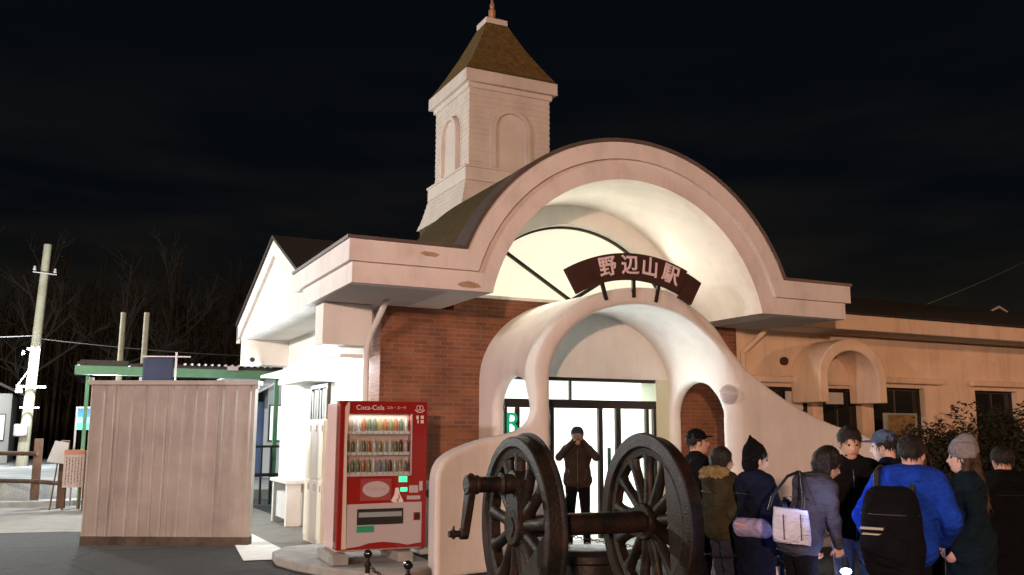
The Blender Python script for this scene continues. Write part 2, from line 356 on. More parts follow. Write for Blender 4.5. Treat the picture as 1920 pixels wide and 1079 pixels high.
# eave slabs beside the arch
b = MB(); b.box(3.18, 5.06, 10.95, 12.795, 3.592, 4.08); b.box(3.18, 4.4, 12.797, 13.45, 3.592, 4.08); b.build('eave_soffit', m_soffit, bld)
b = MB(); b.box(9.74, 11.45, 10.95, 12.795, 3.592, 4.08); b.build('eave_soffit', m_soffit, bld)
def prof(r, z, xl, xr, n=56):
    dx = math.sqrt(r*r-(z-CZ)**2); a0 = math.acos(-dx/r); a1 = math.acos(dx/r)
    P = [(xl, z)]
    for i in range(n+1):
        a = a0+(a1-a0)*i/n; P.append((CX+r*math.cos(a), CZ+r*math.sin(a)))
    return P+[(xr, z)]
Pi = prof(2.39, 3.586, 3.13, 11.49); Pm = prof(2.69, 3.853, 3.13, 11.49); Pm2 = prof(2.69, 3.853, 3.07, 11.56); Po = prof(2.94, 4.13, 3.07, 11.56)
Pc = prof(2.995, 4.175, 3.04, 11.59); Pc0 = prof(2.943, 4.133, 3.04, 11.59)
b = MB(); b.strip(Pm, Pi, 10.90, 11.10); b.box(3.13, 3.18, 11.1, 13.5, 3.586, 3.853); b.build('lower_fascia', m_fascia, bld, smooth=True)
b = MB(); b.strip(Po, Pm2, 10.84, 11.10); b.box(3.07, 3.18, 11.1, 13.85, 3.853, 4.13); b.build('upper_fascia', m_fascia, bld, smooth=True)
b = MB(); b.strip(Pc, Pc0, 10.82, 11.3); b.box(3.04, 3.2, 11.3, 13.9, 4.133, 4.175); b.build('roof_flashing', m_cap, bld, smooth=True)
for q_ in ((3.2, 4.75, 11.3, 13.9, 4.08, 4.15), (10.1, 11.5, 11.3, 13.4, 4.08, 4.15)):
    b = MB(); b.box(*q_); b.build('flat_roof', m_darkroof, bld)
for pts, nm in (([(4.00, 4.02), (4.06, 4.05), (4.2, 4.045), (4.28, 4.02), (4.22, 3.985), (4.08, 3.99)], 'peeled_patch'),
                ([(4.55, 3.66), (4.62, 3.70), (4.72, 3.715), (4.85, 3.69), (4.9, 3.645), (4.78, 3.625), (4.62, 3.63)], 'peeled_patch')):
    y = 10.838 if pts[0][1] > 3.86 else 10.898
    b = MB(); b.poly(pts, y-.002, y+.001); b.build(nm, m_peel, bld)
# barrel vault
n = 56
def arc(r, z0, n=56):
    dx = math.sqrt(r*r-(z0-CZ)**2); a0 = math.acos(-dx/r); a1 = math.pi-a0
    return [(CX+r*math.cos(a0+(a1-a0)*i/n), CZ+r*math.sin(a0+(a1-a0)*i/n)) for i in range(n+1)]
b = MB(); b.strip(arc(2.93, 3.59), arc(2.392, 3.59), 11.1, 13.0); b.build('barrel_vault', m_stucco, bld, smooth=True)
b = MB(); b.strip(arc(2.985, 3.6), arc(2.935, 3.6), 11.31, 13.7); b.build('barrel_roof', m_roofdk, bld, smooth=True)
b = MB(); b.strip(arc(2.60, 3.85), arc(2.07, 3.85), 12.62, 13.0); b.build('vault_end_ring', m_stucco, bld, smooth=True)
# big lunette window, glowing from inside, with dark radial bars
b = MB(); A = arc(2.10, 3.853); b.strip(A, [(x, 3.852) for x, z in A], 12.86, 12.89); win = b.build('lunette_window', m_litwin, bld)
b = MB(); b.strip(arc(2.07, 3.86), arc(2.035, 3.86), 12.80, 12.855)
def bar(b, x0, z0, x1, z1, wd, y0=12.80, y1=12.85):
    d = Vector((x1-x0, 0, z1-z0)).normalized(); q = Vector((-d.z, 0, d.x))*wd/2
    P = [(x0+q.x, z0+q.z), (x1+q.x, z1+q.z), (x1-q.x, z1-q.z), (x0-q.x, z0-q.z)]; b.poly(P, y0, y1)
for aa in (148, 104, 68, 32): bar(b, 7.38, 3.87, 7.38+1.98*math.cos(R(aa)) if aa != 148 else 5.70, 3.87+1.3*math.sin(R(aa)) if aa != 148 else 4.87, .05) if aa in (148,) else None
bar(b, 7.38, 3.87, 8.6, 4.62, .06, 12.79, 12.845)
b.build('glazing_bar', m_frame, win)
# downpipes
b = MB(); b.path([(4.02, 12.2, 3.6), (4.0, 12.35, 3.45), (3.92, 12.62, 3.12), (3.87, 12.62, 2.9), (3.87, 12.62, .1)], .045, 12); b.build('downpipe', m_stucco, bld, smooth=True)
b = MB(); b.path([(11.2, 12.45, 3.6), (11.15, 12.5, 3.5), (10.87, 12.74, 3.15), (10.87, 12.74, .1)], .045, 12); b.build('downpipe', m_wing, bld, smooth=True)
# right wing
wing = b = MB()
zs, zl = 0, 3.6
openings = [(11.27, 12.54, .95, 2.57), (12.79, 13.79, .1, 2.57), (14.10, 15.57, .8, 2.62), (17.05, 18.41, .8, 2.62), (20.0, 21.4, .8, 2.62)]
x = 10.782
for a0, a1, z0, z1 in openings:
    b.box(x, a0, 12.81, 13.1, 0, zl); b.box(a0, a1, 12.811, 13.1, z1, zl-.002); b.box(a0, a1, 12.811, 13.1, 0, z0); x = a1
b.box(x, 30, 12.81, 13.1, 0, zl)
b.build('wing_wall', m_wing, bld)
b = MB(); b.box(11.08, 12.72, 12.70, 12.81, 2.64, 2.76); b.box(13.95, 16.0, 12.70, 12.81, 2.70, 2.82); b.box(16.9, 18.7, 12.70, 12.81, 2.70, 2.82); b.box(12.74, 13.85, 12.74, 12.81, 2.62, 2.67); b.build('window_lintel', m_wing, bld, bevel=.03)
for i, (a0, a1, z0, z1) in enumerate(openings):
    f = MB(); t = .05
    f.box(a0, a1, 12.95, 13.0, z1-t, z1); f.box(a0, a1, 12.95, 13.0, z0, z0+t); f.box(a0, a0+t, 12.95, 13.0, z0+t, z1-t); f.box(a1-t, a1, 12.95, 13.0, z0+t, z1-t); f.box((a0+a1)/2-.02, (a0+a1)/2+.02, 12.945, 12.995, z0+t, z1-t)
    wo = f.build('window' if i != 1 else 'glazed_door', m_frame, bld)
    f = MB(); f.box(a0+t, a1-t, 12.97, 12.98, z0+t, z1-t); f.build('pane', m_darkglass, wo)
m_blind = mat('paper_notice', (.62, .58, .5), .8)
b = MB(); b.box(12.0, 12.42, 12.93, 12.94, 2.16, 2.50); b.build('window_notice', m_blind, bld)
b = MB(); b.box(13.0, 13.45, 12.93, 12.94, 2.28, 2.50); b.build('window_notice', m_blind, bld)
b = MB(); b.box(11.45, 30, 12.0, 12.812, 3.602, 3.87); b.build('wing_fascia', m_wing, bld)
b = MB(); b.box(11.46, 30, 12.02, 12.805, 3.592, 3.601); b.build('wing_soffit', m_soffit, bld)
b = MB(); b.strip([(11.93, 3.90), (17, 5.20), (22, 3.9)], [(11.93, 3.872), (17, 5.1), (22, 3.8)], 11.5, 32, 'YZ'); b.build('wing_roof', m_darkroof, bld)
b = MB(); b.poly([(23.05, 5.13), (23.4, 5.27), (23.75, 5.13), (23.72, 5.09), (23.4, 5.21), (23.08, 5.09)], 16.6, 16.66); b.build('roof_snow_guard', m_galv, bld)
# small arched hood over wing door
def ell(cx, zc, a, bb, z0, n=28):
    return [(cx-a, z0)]+[(cx-a*math.cos(math.pi*i/n), zc+bb*math.sin(math.pi*i/n)) for i in range(n+1)]+[(cx+a, z0)]
b = MB(); b.strip(ell(12.87, 2.72, .83, .72, 2.28), ell(12.87, 2.72, .62, .50, 2.28), 12.1, 12.815); b.build('arched_hood', m_wing, bld, smooth=True, bevel=.02)
b = MB(); b.cyl((11.86, 12.74, 3.04), (11.86, 12.815, 3.04), .075, n=18); b.ball((11.86, 12.73, 3.04), .04); b.build('wall_vent', m_wood, bld)
b = MB(); b.cyl((17.7, 12.77, 3.2), (17.7, 12.815, 3.2), .035, n=14); b.build('wall_vent', m_wing, bld)

# tower
tw = MB()
def ringbox(x0, x1, y0, y1, z0, z1, fl=0, fx=None):     # one clapboard course, lower edge standing out
    o = .011; v = [(x0, y0, z1), (x1, y0, z1), (x1, y1, z1), (x0, y1, z1), (x0-o-fl, y0-o-fl, z0), (x1+o+fl, y0-o-fl, z0), (x1+o+fl, y1+o+fl, z0), (x0-o-fl, y1+o+fl, z0)]
    return v, [(0, 1, 5, 4), (1, 2, 6, 5), (2, 3, 7, 6), (3, 0, 4, 7), (4, 5, 6, 7), (3, 2, 1, 0)]
TX0, TX1, TY0, TY1 = 6.47, 8.17, 15.0, 16.7
z = 6.62
while z < 8.25:
    z1 = min(z+.108, 8.28); tw.add(*ringbox(TX0, TX1, TY0, TY1, z, z1)); z += .108
tower = tw.build('tower', m_siding, bld)
b = MB(); z = 5.74; k = 0
for i in range(6):
    o0 = .25-.14*(i/5)**.8; b.add(*ringbox(TX0-o0, TX1+o0, TY0-o0, TY1+o0, z, z+.098, .022)); z += .098
b.build('flared_skirt', m_siding, tower)
b = MB(); b.box(TX0-.12, TX1+.12, TY0-.12, TY1+.12, 6.335, 6.58); b.box(TX0-.14, TX1+.14, TY0-.14, TY1+.14, 6.58, 6.62); b.build('band_course', m_siding, tower, bevel=.01)
b = MB(); b.box(TX0-.13, TX1+.13, TY0-.13, TY1+.13, 8.26, 8.50); b.box(TX0-.05, TX1+.05, TY0-.05, TY1+.05, 8.16, 8.262); b.build('cornice', m_siding, tower, bevel=.012)
b = MB(); b.box(TX0-.24, TX1+.2, TY0-.24, TY1+.2, 3.6, 5.735); b.build('shingled_base', m_roofdk, tower)
# concave pyramid roof
prf = [(.99, 8.50), (.93, 8.56), (.72, 8.90), (.50, 9.30), (.30, 9.72), (.215, 9.9)]
cx, cy = (TX0+TX1)/2, (TY0+TY1)/2; b = MB(); v = []; f = []
for r, z in prf: v += [(cx-r, cy-r, z), (cx+r, cy-r, z), (cx+r, cy+r, z), (cx-r, cy+r, z)]
for j in range(len(prf)-1):
    for i in range(4): f.append((4*j+i, 4*j+(i+1) % 4, 4*j+4+(i+1) % 4, 4*j+4+i))
f += [(3, 2, 1, 0), tuple(range(len(v)-4, len(v)))]
b.add(v, f); b.build('tower_roof', m_roof, tower)
b = MB(); b.box(cx-.24, cx+.24, cy-.24, cy+.24, 9.86, 9.98); b.build('roof_cap', m_siding, tower, bevel=.01)
b = MB(); b.lathe([(.05, 9.98), (.06, 10.02), (.05, 10.05), (.075, 10.14), (.075, 10.25), (.04, 10.29), (.055, 10.36), (.03, 10.42), (.02, 10.8)], 14, c=(cx, cy, 0))
m_copper = mat('copper_finial', (.62, .34, .22), .4, metal=.5); b.build('finial', m_copper, tower, smooth=True)
def niche(face):
    b = MB(); c = cx if face == 'f' else cy; pl = 'XZ' if face == 'f' else 'YZ'; q = TY0 if face == 'f' else TX0
    a, zc = .385, 7.42
    def U(r, n=24): return [(c-r, 6.63)]+[(c-r*math.cos(math.pi*i/n), zc+r*math.sin(math.pi*i/n)) for i in range(n+1)]+[(c+r, 6.63)]
    b.strip(U(.40), U(.33), q-.09, q+.02, pl); return b.build('niche_moulding', m_siding, tower, smooth=True), U
nf, U = niche('f'); b = MB(); P = U(.33); b.poly(P, TY0-.022, TY0+.01); b.build('niche_panel', m_siding, tower)
nf, U = niche('l'); b = MB(); P = U(.33); b.poly(P, TX0-.022, TX0+.01, 'YZ'); b.build('niche_panel', m_siding, tower)

# side wall details (left): window hood, window, lamps under the ledge
b = MB(); b.strip([(15.3, 2.62), (15.5, 2.72), (17.9, 2.74), (18.0, 2.7)], [(15.3, 2.58), (15.5, 2.6), (17.9, 2.62), (18.0, 2.64)], 3.75, 4.153, 'YZ'); b.build('window_hood', m_stucco, bld, bevel=.01)
b = MB(); b.box(4.10, 4.152, 15.55, 16.75, 1.75, 1.82); b.box(4.10, 4.152, 15.55, 16.75, 2.5, 2.57); b.box(4.10, 4.152, 15.55, 15.62, 1.82, 2.5); b.box(4.10, 4.152, 16.68, 16.75, 1.82, 2.5); b.box(4.105, 4.152, 16.1, 16.16, 1.82, 2.5)
ws = b.build('window', m_frame, bld); b = MB(); b.box(4.13, 4.14, 15.62, 16.68, 1.82, 2.5); b.build('pane', m_glass, ws)
b = MB(); 
for k in range(6): b.box(4.08, 4.10, 15.6+.18*k, 15.62+.18*k, 1.86, 2.46)
b.build('window_grille', m_galv, ws)
for y in (14.1, 17.2):
    tubes = MB(); tubes.cyl((3.85, y-.6, 2.80), (3.85, y+.6, 2.80), .02, n=10); tubes.build('fluorescent_tube', m_tube, bld)
for y in (13.9, 15.6, 17.3, 18.9): lamp('tube_light', 'POINT', (3.74, y, 2.76), 95, COOL, .05)
lamp('hall_glow_light', 'AREA', (7.4, 12.25, 1.7), 62, (.95, 1, .96), 2.3, (R(90), 0, R(180)), size_y=1.7)
lamp('lunette_glow_light', 'AREA', (7.4, 12.55, 4.25), 42, (1, .92, .74), 3.2, (R(90), 0, R(180)), size_y=.8)

# entrance: hall behind glass
m_floor = mat('hall_floor', (.55, .53, .5), .5)
b = MB(); b.box(5.3, 9.9, 12.3, 17.5, .08, .125); hall = b.build('hall_floor', m_floor, bld)
b = MB(); b.box(5.3, 9.9, 17.5, 17.6, .125, 3.0); b.box(5.2, 5.3, 13.06, 17.6, .125, 3.0); b.box(9.9, 10.0, 13.06, 17.6, .125, 3.0); b.box(5.2, 10.0, 13.06, 17.6, 3.0, 3.05); b.build('hall_walls', m_room, bld)
b = MB()
for y in (13.9, 15.6): b.box(6.0, 9.2, y, y+.5, 2.96, 2.99)
b.build('ceiling_light', m_panel, bld)
YD = 12.36
b = MB()   # door frames
b.box(5.95, 8.68, YD-.03, YD+.06, 2.11, 2.24)          # header
b.box(5.95, 8.68, YD-.02, YD+.05, 2.53, 2.58)
for xx, wd in ((6.14, .06), (6.72, .07), (7.59, .075), (7.915, .09), (8.49, .05), (8.63, .05)): b.box(xx, xx+wd, YD-.022, YD+.04, .125, 2.108)
for xx in (5.95,): b.box(xx, xx+.04, YD-.022, YD+.04, .125, 2.108)
for xx in (7.08,): b.box(xx, xx+.03, YD-.01, YD+.04, 2.242, 2.528)
b.box(7.668, 7.912, YD-.018, YD+.03, .127, .24); b.box(8.008, 8.488, YD-.018, YD+.03, .127, .24)
df = b.build('door_frame', m_frame, bld)
b = MB(); b.box(5.99, 6.14, YD, YD+.01, .13, 2.10); b.box(6.20, 6.72, YD, YD+.01, .13, 2.10); b.box(7.668, 7.912, YD, YD+.01, .24, 2.10); b.box(8.008, 8.488, YD, YD+.01, .24, 2.10); b.box(5.99, 8.67, YD, YD+.01, 2.243, 2.527)
gl = b.build('door_glass', m_glass, df)
m_jr = mat('green_transfer_lettering', (.0, .45, .22), .5, emit=(.0, .5, .25), es=.25)
o = text('R', m_jr, df, .44, (0, 0, 0), name='glass_lettering'); o.location = (6.08-7.4, YD-.03-12.8, 1.86)
m_dgreen = mat('dark_green_handle', (.03, .09, .06), .5)
b = MB(); b.box(7.74, 7.79, YD-.05, YD-.02, 1.0, 1.5); b.build('door_handle', m_dgreen, df)
_A = [(7.42-1.6, 2.584)]+[(7.42-1.6*math.cos(math.pi*i/24), 2.60+1.13*math.sin(math.pi*i/24)) for i in range(25)]+[(7.42+1.6, 2.584)]
b = MB(); b.strip(_A, [(x, 2.583) for x, z in _A], YD-.05, YD+.35); b.build('entrance_lintel', m_stucco, bld)
b = MB(); b.box(8.68, 8.955, YD-.04, YD+.4, .12, 2.583); b.build('entrance_side_panel', mat('pale_green_panel', (.62, .66, .50), .6), bld)
m_yel = mat('yellow_banner', (.85, .75, .05), .7); m_blu = mat('blue_leaflets', (.2, .4, .8), .7); m_rd = mat('red_leaflets', (.75, .08, .05), .7)
t = empty('leaflet_stand', (7.0, 13.3, .125), 'leaflet stand with yellow banner just inside the bright entrance', 'display stand')
b = MB(); b.box(-.14, .12, -.02, .0, .1, .85); b.build('banner', m_yel, t, world=False)
b = MB(); b.box(-.05, .15, -.02, .0, .95, 1.1); b.build('leaflets', m_blu, t, world=False)
b = MB(); b.box(-.2, -.1, -.02, .0, .88, 1.05); b.build('leaflets', m_rd, t, world=False)
b = MB(); b.box(-.2, .17, 0.002, .02, 0, 1.15); b.box(-.2, .17, -.15, .2, 0, .03); b.build('frame', m_galv, t, world=False)

# ------------------------------------------------------------------ sculpted entrance porch
h = .033; ox, oy, oz = 3.95, 10.3, -.09
X = np.arange(ox, 12.7, h); Y = np.arange(oy, 12.93, h); Z = np.arange(oz, 4.15, h)
XX, ZZ = np.meshgrid(X, Z, indexing='ij')
def polysd(P, A, B):
    P = np.array(P, float); d = np.full(A.shape, 1e9); s = np.ones(A.shape)
    for i in range(len(P)):
        a = P[i]; c = P[i-1]; e = c-a; wx = A-a[0]; wz = B-a[1]
        t = np.clip((wx*e[0]+wz*e[1])/(e@e), 0, 1); bx = wx-e[0]*t; bz = wz-e[1]*t
        d = np.minimum(d, bx*bx+bz*bz)
        c1 = B >= a[1]; c2 = B < c[1]; c3 = e[0]*wz > e[1]*wx
        q = (c1 & c2 & c3) | (~c1 & ~c2 & ~c3); s = np.where(q, -s, s)
    return s*np.sqrt(d)
def smoothpts(P, it=2):
    for _ in range(it):
        Q = [P[0]]
        for a, c in zip(P, P[1:]): Q += [(.75*a[0]+.25*c[0], .75*a[1]+.25*c[1]), (.25*a[0]+.75*c[0], .25*a[1]+.75*c[1])]
        P = Q+[P[-1]]
    return P
outl = smoothpts([(4.15, -.3), (4.14, 1.05), (4.15, 1.27), (4.29, 1.46), (4.80, 1.63), (5.24, 1.70), (5.55, 1.80), (5.72, 2.02), (5.69, 2.35), (5.66, 2.62), (5.76, 2.88), (6.04, 3.20), (6.50, 3.54), (7.18, 3.745), (7.76, 3.80), (8.04, 3.72), (8.22, 3.53), (8.50, 3.24), (9.18, 2.78), (9.68, 2.46), (10.31, 2.12), (11.07, 1.84), (11.60, 1.72), (11.95, 1.5), (12.1, 1.0), (12.2, -.3)], 2)
W2 = polysd(outl, XX, ZZ)
def archsd(A, B, c, a, zs_, bb):      # half-ellipse on straight jambs
    e = (np.sqrt(((A-c)/a)**2+(np.clip(B-zs_, 0, None)/bb)**2)-1)*a*.8
    return np.where(B < zs_, np.abs(A-c)-a, e)
IN2 = archsd(XX, ZZ, 7.42, 1.53, 2.42, 1.18)
y3 = Y[None, :, None]
fl = np.clip((Y-10.8)/2.0, 0, 1)[None, :, None]
OUT3 = archsd(XX[:, None, :], ZZ[:, None, :], 7.44, 1.71, 2.52, 1.28+.05*fl)
bend = .30*np.clip((5.5-X)/1.3, 0, 1.3)[:, None, None]**2+.25*np.clip((X-10.2)/2, 0, 1.3)[:, None, None]**2
wall = smax(W2[:, None, :], np.abs(y3-10.97+bend)-.15, .07)
barrel = smax(OUT3, np.maximum(10.86-y3, y3-12.86), .08)
F = smin(wall, barrel, .16)
inn = archsd(XX[:, None, :], ZZ[:, None, :], 7.42, 1.50+.03*(1-fl), 2.42, 1.14+.06*fl)
ff = .34*(1-np.sqrt(1-np.clip((11.22-Y)/.42, 0, 1)**2))[None, :, None]*np.clip((3.15-ZZ[:, None, :])/.8, 0, 1)*np.clip((XX[:, None, :]-8.0)/.7, 0, 1)
inn = archsd(XX[:, None, :]-ff, ZZ[:, None, :], 7.42, 1.50+.03*(1-fl), 2.42, 1.14+.06*fl)
F = smax(F, -inn-0*y3, .06)
YYs, ZZs = np.meshgrid(Y, Z, indexing='ij')
so = archsd(YYs, ZZs, 11.66, .60, 1.98, .54)[None, :, :]
xs = X[:, None, None]
mask = np.maximum(np.abs(xs-7.42)-2.1, 1.3-np.abs(xs-7.42))
F = smax(F, -smax(so, mask, .02), .09)
F = np.maximum(F, (-.02-Z)[None, None, :])
F[0] = 1; F[-1] = 1; F[:, 0] = 1; F[:, -1] = 1; F[:, :, 0] = 1; F[:, :, -1] = 1
V, Q = surfnet(F, (ox, oy, oz), h)
po = netobj('entrance_porch', V-np.array([7.4, 10.9, 0]), Q, m_porch); po.location = (7.4, 10.9, 0)
tag(po, 'white free-form plaster porch with rounded arch and sweeping side wings around the entrance', 'porch')
t = empty('wall_lamp', (8.96, 10.86, 2.31), 'round white bulkhead lamp on the porch wall beside the right side arch', 'lamp', R(-28))
b = MB(); b.lathe([(.14, 0), (.145, -.03), (.138, -.05)], 24); bb_ = b.build('base', m_galv, t, True, world=False); bb_.rotation_euler = (R(-90), 0, 0); bb_.location = (0, -.0, 0)
b = MB(); b.lathe([(.128, .05), (.122, .07), (.09, .092), (.04, .102), (.0, .104)], 24); q = b.build('lamp_glass', m_lampw, t, True, world=False); q.rotation_euler = (R(90), 0, 0)
b = MB(); b.box(-.12, .12, -.118, -.05, -.008, .008); b.build('guard_bar', m_galv, t, world=False)

# ------------------------------------------------------------------ station name sign
YS = 10.74
sgn = empty('station_sign', (7.30, YS, 4.0), 'curved brown board reading 野辺山駅 in pale letters above the porch', 'sign')
def A3(r, a): return (7.25+r*math.sin(R(a)), 1.97+r*math.cos(R(a)))
cz0, rO, rI = 2.46, 1.63, 1.30
P1 = [A3(2.31, a) for a in np.linspace(-30.5, 23, 26)]; P2 = [A3(1.925, a) for a in np.linspace(-30.5, 23, 26)]
b = MB(); b.strip(P1, P2, YS-.03, YS+.03); bd = b.build('board', m_signw, sgn)
b = MB(); b.strip([A3(2.27, a) for a in (23.1, 26.5, 30.2)], [A3(1.88, a) for a in (23.1, 26.5, 30.2)], YS-.045, YS+.02); b.build('end_board', m_signw, sgn)
for a in (-16, 0, 13):
    b = MB(); p, q = A3(1.94, a), A3(1.68, a); bar(b, p[0], p[1], q[0], q[1], .05, YS+.031, YS+.07); b.build('bracket', m_frame, sgn)
for ch, a in zip('野辺山駅', (-13.2, -3.0, 6.2, 16.2)):
    p = A3(2.12, a); text(ch, m_signt, sgn, .30, (p[0]-7.30, -.040, p[1]-4.0), (math.pi/2, R(a), 0), .003, bold=.0075)

# ------------------------------------------------------------------ vending machine
vm = empty('vending_machine', (3.15, 11.33, .25), 'red drinks vending machine with lit green display in front of the brick wall', 'vending machine', R(-2))
W_, D_, H_ = 1.17, .80, 1.88
m_dark = mat('machine_black', (.02, .02, .02), .4)
m_blue = mat('blue_backdrop', (.02, .05, .28), .4); m_orange = mat('orange_backdrop', (.62, .14, .04), .5); m_shelf = mat('pale_shelf', (.45, .50, .60), .4)
b = MB(); b.box(0.02, W_, .13, D_, 0, H_-.02); b.build('cabinet', m_vside, vm, world=False, bevel=.03)
b = MB(); fx0, fx1, fz0, fz1 = .10, W_-.22, .955, 1.72
b.box(0, W_, .02, .16, fz1, H_); b.box(0, fx0, .02, .16, .04, fz1); b.box(fx1, W_, .02, .16, .04, fz1); b.box(fx0, fx1, .02, .16, .60, fz0); b.box(fx0, fx1, .02, .16, .04, .60)
b.build('front_door', m_red, vm, world=False)
b = MB(); b.poly([(.0, .05), (.0, H_-.05), (.05, H_), (.07, H_), (.04, H_-.08), (.035, .05)], .0, .12); b.build('corner_trim', m_red, vm, world=False, bevel=.01)
b = MB(); b.poly([(.075, .05), (.075, H_-.08), (.11, H_-.02), (.13, H_-.02), (.105, 1.4), (.13, .05)], -.003, .018); b.build('pale_edge_strip', mat('cream_strip', (.62, .52, .44), .3), vm, world=False)
b = MB(); b.poly([(.132, .06), (.132, .59), (.9, .60), (W_-.06, .60), (W_-.06, .09), (W_-.25, .07), (W_-.35, .095), (.6, .12), (.42, .11), (.3, .075)], .006, .018); lp = b.build('lower_panel', m_vwhite, vm, world=False)
b = MB(); b.box(.26, .86, -.004, .005, .335, .53); b.build('delivery_flap', m_dark, lp, world=False)
b = MB(); b.box(.28, .84, -.009, -.0045, .43, .49); b.build('flap_window', mat('flap_grey', (.28, .33, .34), .2), lp, world=False)
b = MB(); b.box(.26, .48, -.004, .005, .245, .322); b.build('green_label', mat('green_label', (.02, .28, .14), .5), lp, world=False)
b = MB(); b.box(1.0, 1.09, -.003, .005, .37, .47); b.build('coin_return', m_red, lp, world=False, bevel=.02)
b = MB(); b.box(1.015, 1.075, -.006, -.0035, .385, .455); b.build('coin_return_cup', m_dark, lp, world=False)
# display window with shelves and drinks
_l = lamp('added_display_fill', 'AREA', (0, 0, 0), 2.6, (1, .93, .85), .8, (0, 0, 0), size_y=.05); _l.parent = vm; _l.location = ((fx0+fx1)/2, .055, fz1-.012)  # light added to brighten the drinks; the window itself is unlit
b = MB(); b.box(fx0, fx1, .155, .16, fz0, fz1); b.build('display_back', m_orange, vm, world=False)
b = MB(); b.box(fx0, .52, .15, .154, fz0, fz1); b.build('display_back', m_blue, vm, world=False)
m_price = mat('price_button', (.75, .72, .68), .4)
cans = [mat('can_'+n, c, .25, metal=.1) for n, c in (('orange', (.38, .15, .06)), ('green', (.14, .20, .12)), ('silver', (.45, .45, .45)), ('tea', (.25, .28, .12)), ('brown', (.12, .06, .035)), ('gold', (.42, .30, .10)), ('white', (.55, .53, .5)), ('steel', (.2, .25, .3)))]
for r, z in enumerate((1.50, 1.235, .985)):
    b = MB(); b.box(fx0, fx1, .06, .15, z-.045, z); sh = b.build('shelf', m_shelf, vm, world=False)
    b = MB()
    for k in range(12): b.box(fx0+.012+k*.0705, fx0+.062+k*.0705, .05, .0595, z-.04, z-.006)
    b.build('price_buttons', m_price, sh, world=False)
    for k in range(12):
        x = fx0+.037+k*.0705; hh_ = random.choice((.14, .15, .155)) if r else .16
        b = MB(); b.lathe([(.022, 0), (.0265, .01), (.0265, hh_*.70), (.016, hh_*.86), (.015, hh_)], 10, c=(x, .105, z)); b.build('drink_bottle', random.choice(cans), vm, True, world=False)
b = MB(); b.box(fx0, fx1, .03, .036, fz0, fz1); b.build('display_glass', m_glass, vm, world=False)
b = MB(); b.box(fx0-.01, fx1+.01, .005, .018, fz0-.02, fz0); b.box(fx1, fx1+.015, .005, .018, fz0, fz1); b.build('window_trim', m_galv, vm, world=False)
m_disp = mat('green_display', (.1, .8, .4), .5, emit=(.03, 1, .30), es=1.6)
b = MB(); b.box(.80, .905, .004, .018, .855, .925); b.build('price_display', m_disp, vm, world=False)
b = MB(); b.box(.825, .91, .004, .018, .735, .785); b.build('price_display', m_disp, vm, world=False)
b = MB(); b.box(.94, 1.06, .004, .018, .715, .81); b.box(1.075, 1.12, .002, .018, .74, .86); b.box(.91, 1.09, .004, .018, .63, .68); b.build('coin_panel', m_vwhite, vm, world=False, bevel=.004)
b = MB(); b.box(.30, .70, .012, .018, .63, .90); b.build('oval_backing', mat('dusky_red', (.30, .06, .05), .4), vm, world=False)
b = MB(); b.poly([(.50+.175*math.cos(2*math.pi*i/32), .77+.10*math.sin(2*math.pi*i/32)) for i in range(32)], .006, .0115); ov = b.build('oval_badge', m_vwhite, vm, world=False)
m_pinkt = mat('pink_letter', (.55, .25, .25), .5)
text('Coca-Cola', m_pinkt, ov, .062, (.50, .004, .775), ext=.001)
m_wht = mat('white_letter', (.75, .68, .66), .5)
b = MB(); b.poly([(.735, .60), (.70, .62), (.745, .70), (.755, .78), (.80, .785), (.815, .70), (.86, .62), (.86, .60)], .006, .0175); b.build('bottle_silhouette', m_wht, vm, world=False)
b = MB(); b.poly([(.79, .605), (.77, .625), (.80, .66), (.79, .70), (.80, .70), (.815, .66), (.79, .625), (.80, .605)], .003, .0055); b.build('bottle_ribbon', m_red, vm, world=False)
text('Coca-Cola', m_wht, vm, .085, (.40, .014, 1.795), ext=.002)
text('コカ・コーラ', m_wht, vm, .045, (.745, .014, 1.795), ext=.002)
b = MB()
for q in (-.035, 0, .035): b.lathe([(.020, -.004), (.020, .004)], 16, 'x')  if False else None
for i in range(20):
    a0, a1 = 2*math.pi*i/20, 2*math.pi*(i+1)/20
    for cc in (-.022, .022): b.cyl((1.065+cc+.022*math.cos(a0), .015, 1.80+.03*math.sin(a0)), (1.065+cc+.022*math.cos(a1), .015, 1.80+.03*math.sin(a1)), .004, n=5)
b.path([(1.0, .015, 1.775), (1.03, .015, 1.75), (1.065, .015, 1.742), (1.10, .015, 1.75), (1.13, .015, 1.775)], .006, 5)
b.build('emblem', m_wht, vm, world=False)
b = MB(); b.box(1.02, 1.05, .012, .018, 1.65, 1.70); b.box(1.035, 1.05, .012, .018, 1.60, 1.64); b.box(1.08, 1.12, .012, .018, 1.66, 1.70); b.box(1.08, 1.12, .012, .018, 1.60, 1.645); b.build('payment_marks', m_wht, vm, world=False)
for xx in (.02, .85):
    b = MB(); b.box(xx-.08, xx+.12, -.12, .75, -.125, -.002); b.build('concrete_footing', m_kerb, vm, world=False, bevel=.01)
# recycling box between the machine and the porch wing
t = empty('recycling_bin', (4.42, 11.75, .12), 'pale grey recycling bin between the drinks machine and the porch', 'bin')
b = MB(); b.box(0, .42, 0, .42, 0, .95); b.build('body', mat('bin_grey', (.42, .43, .45), .6), t, world=False, bevel=.02)
b = MB(); b.cyl((.12, -.012, .8), (.12, .0, .8), .06, n=18); b.build('slot', m_dark, t, world=False)

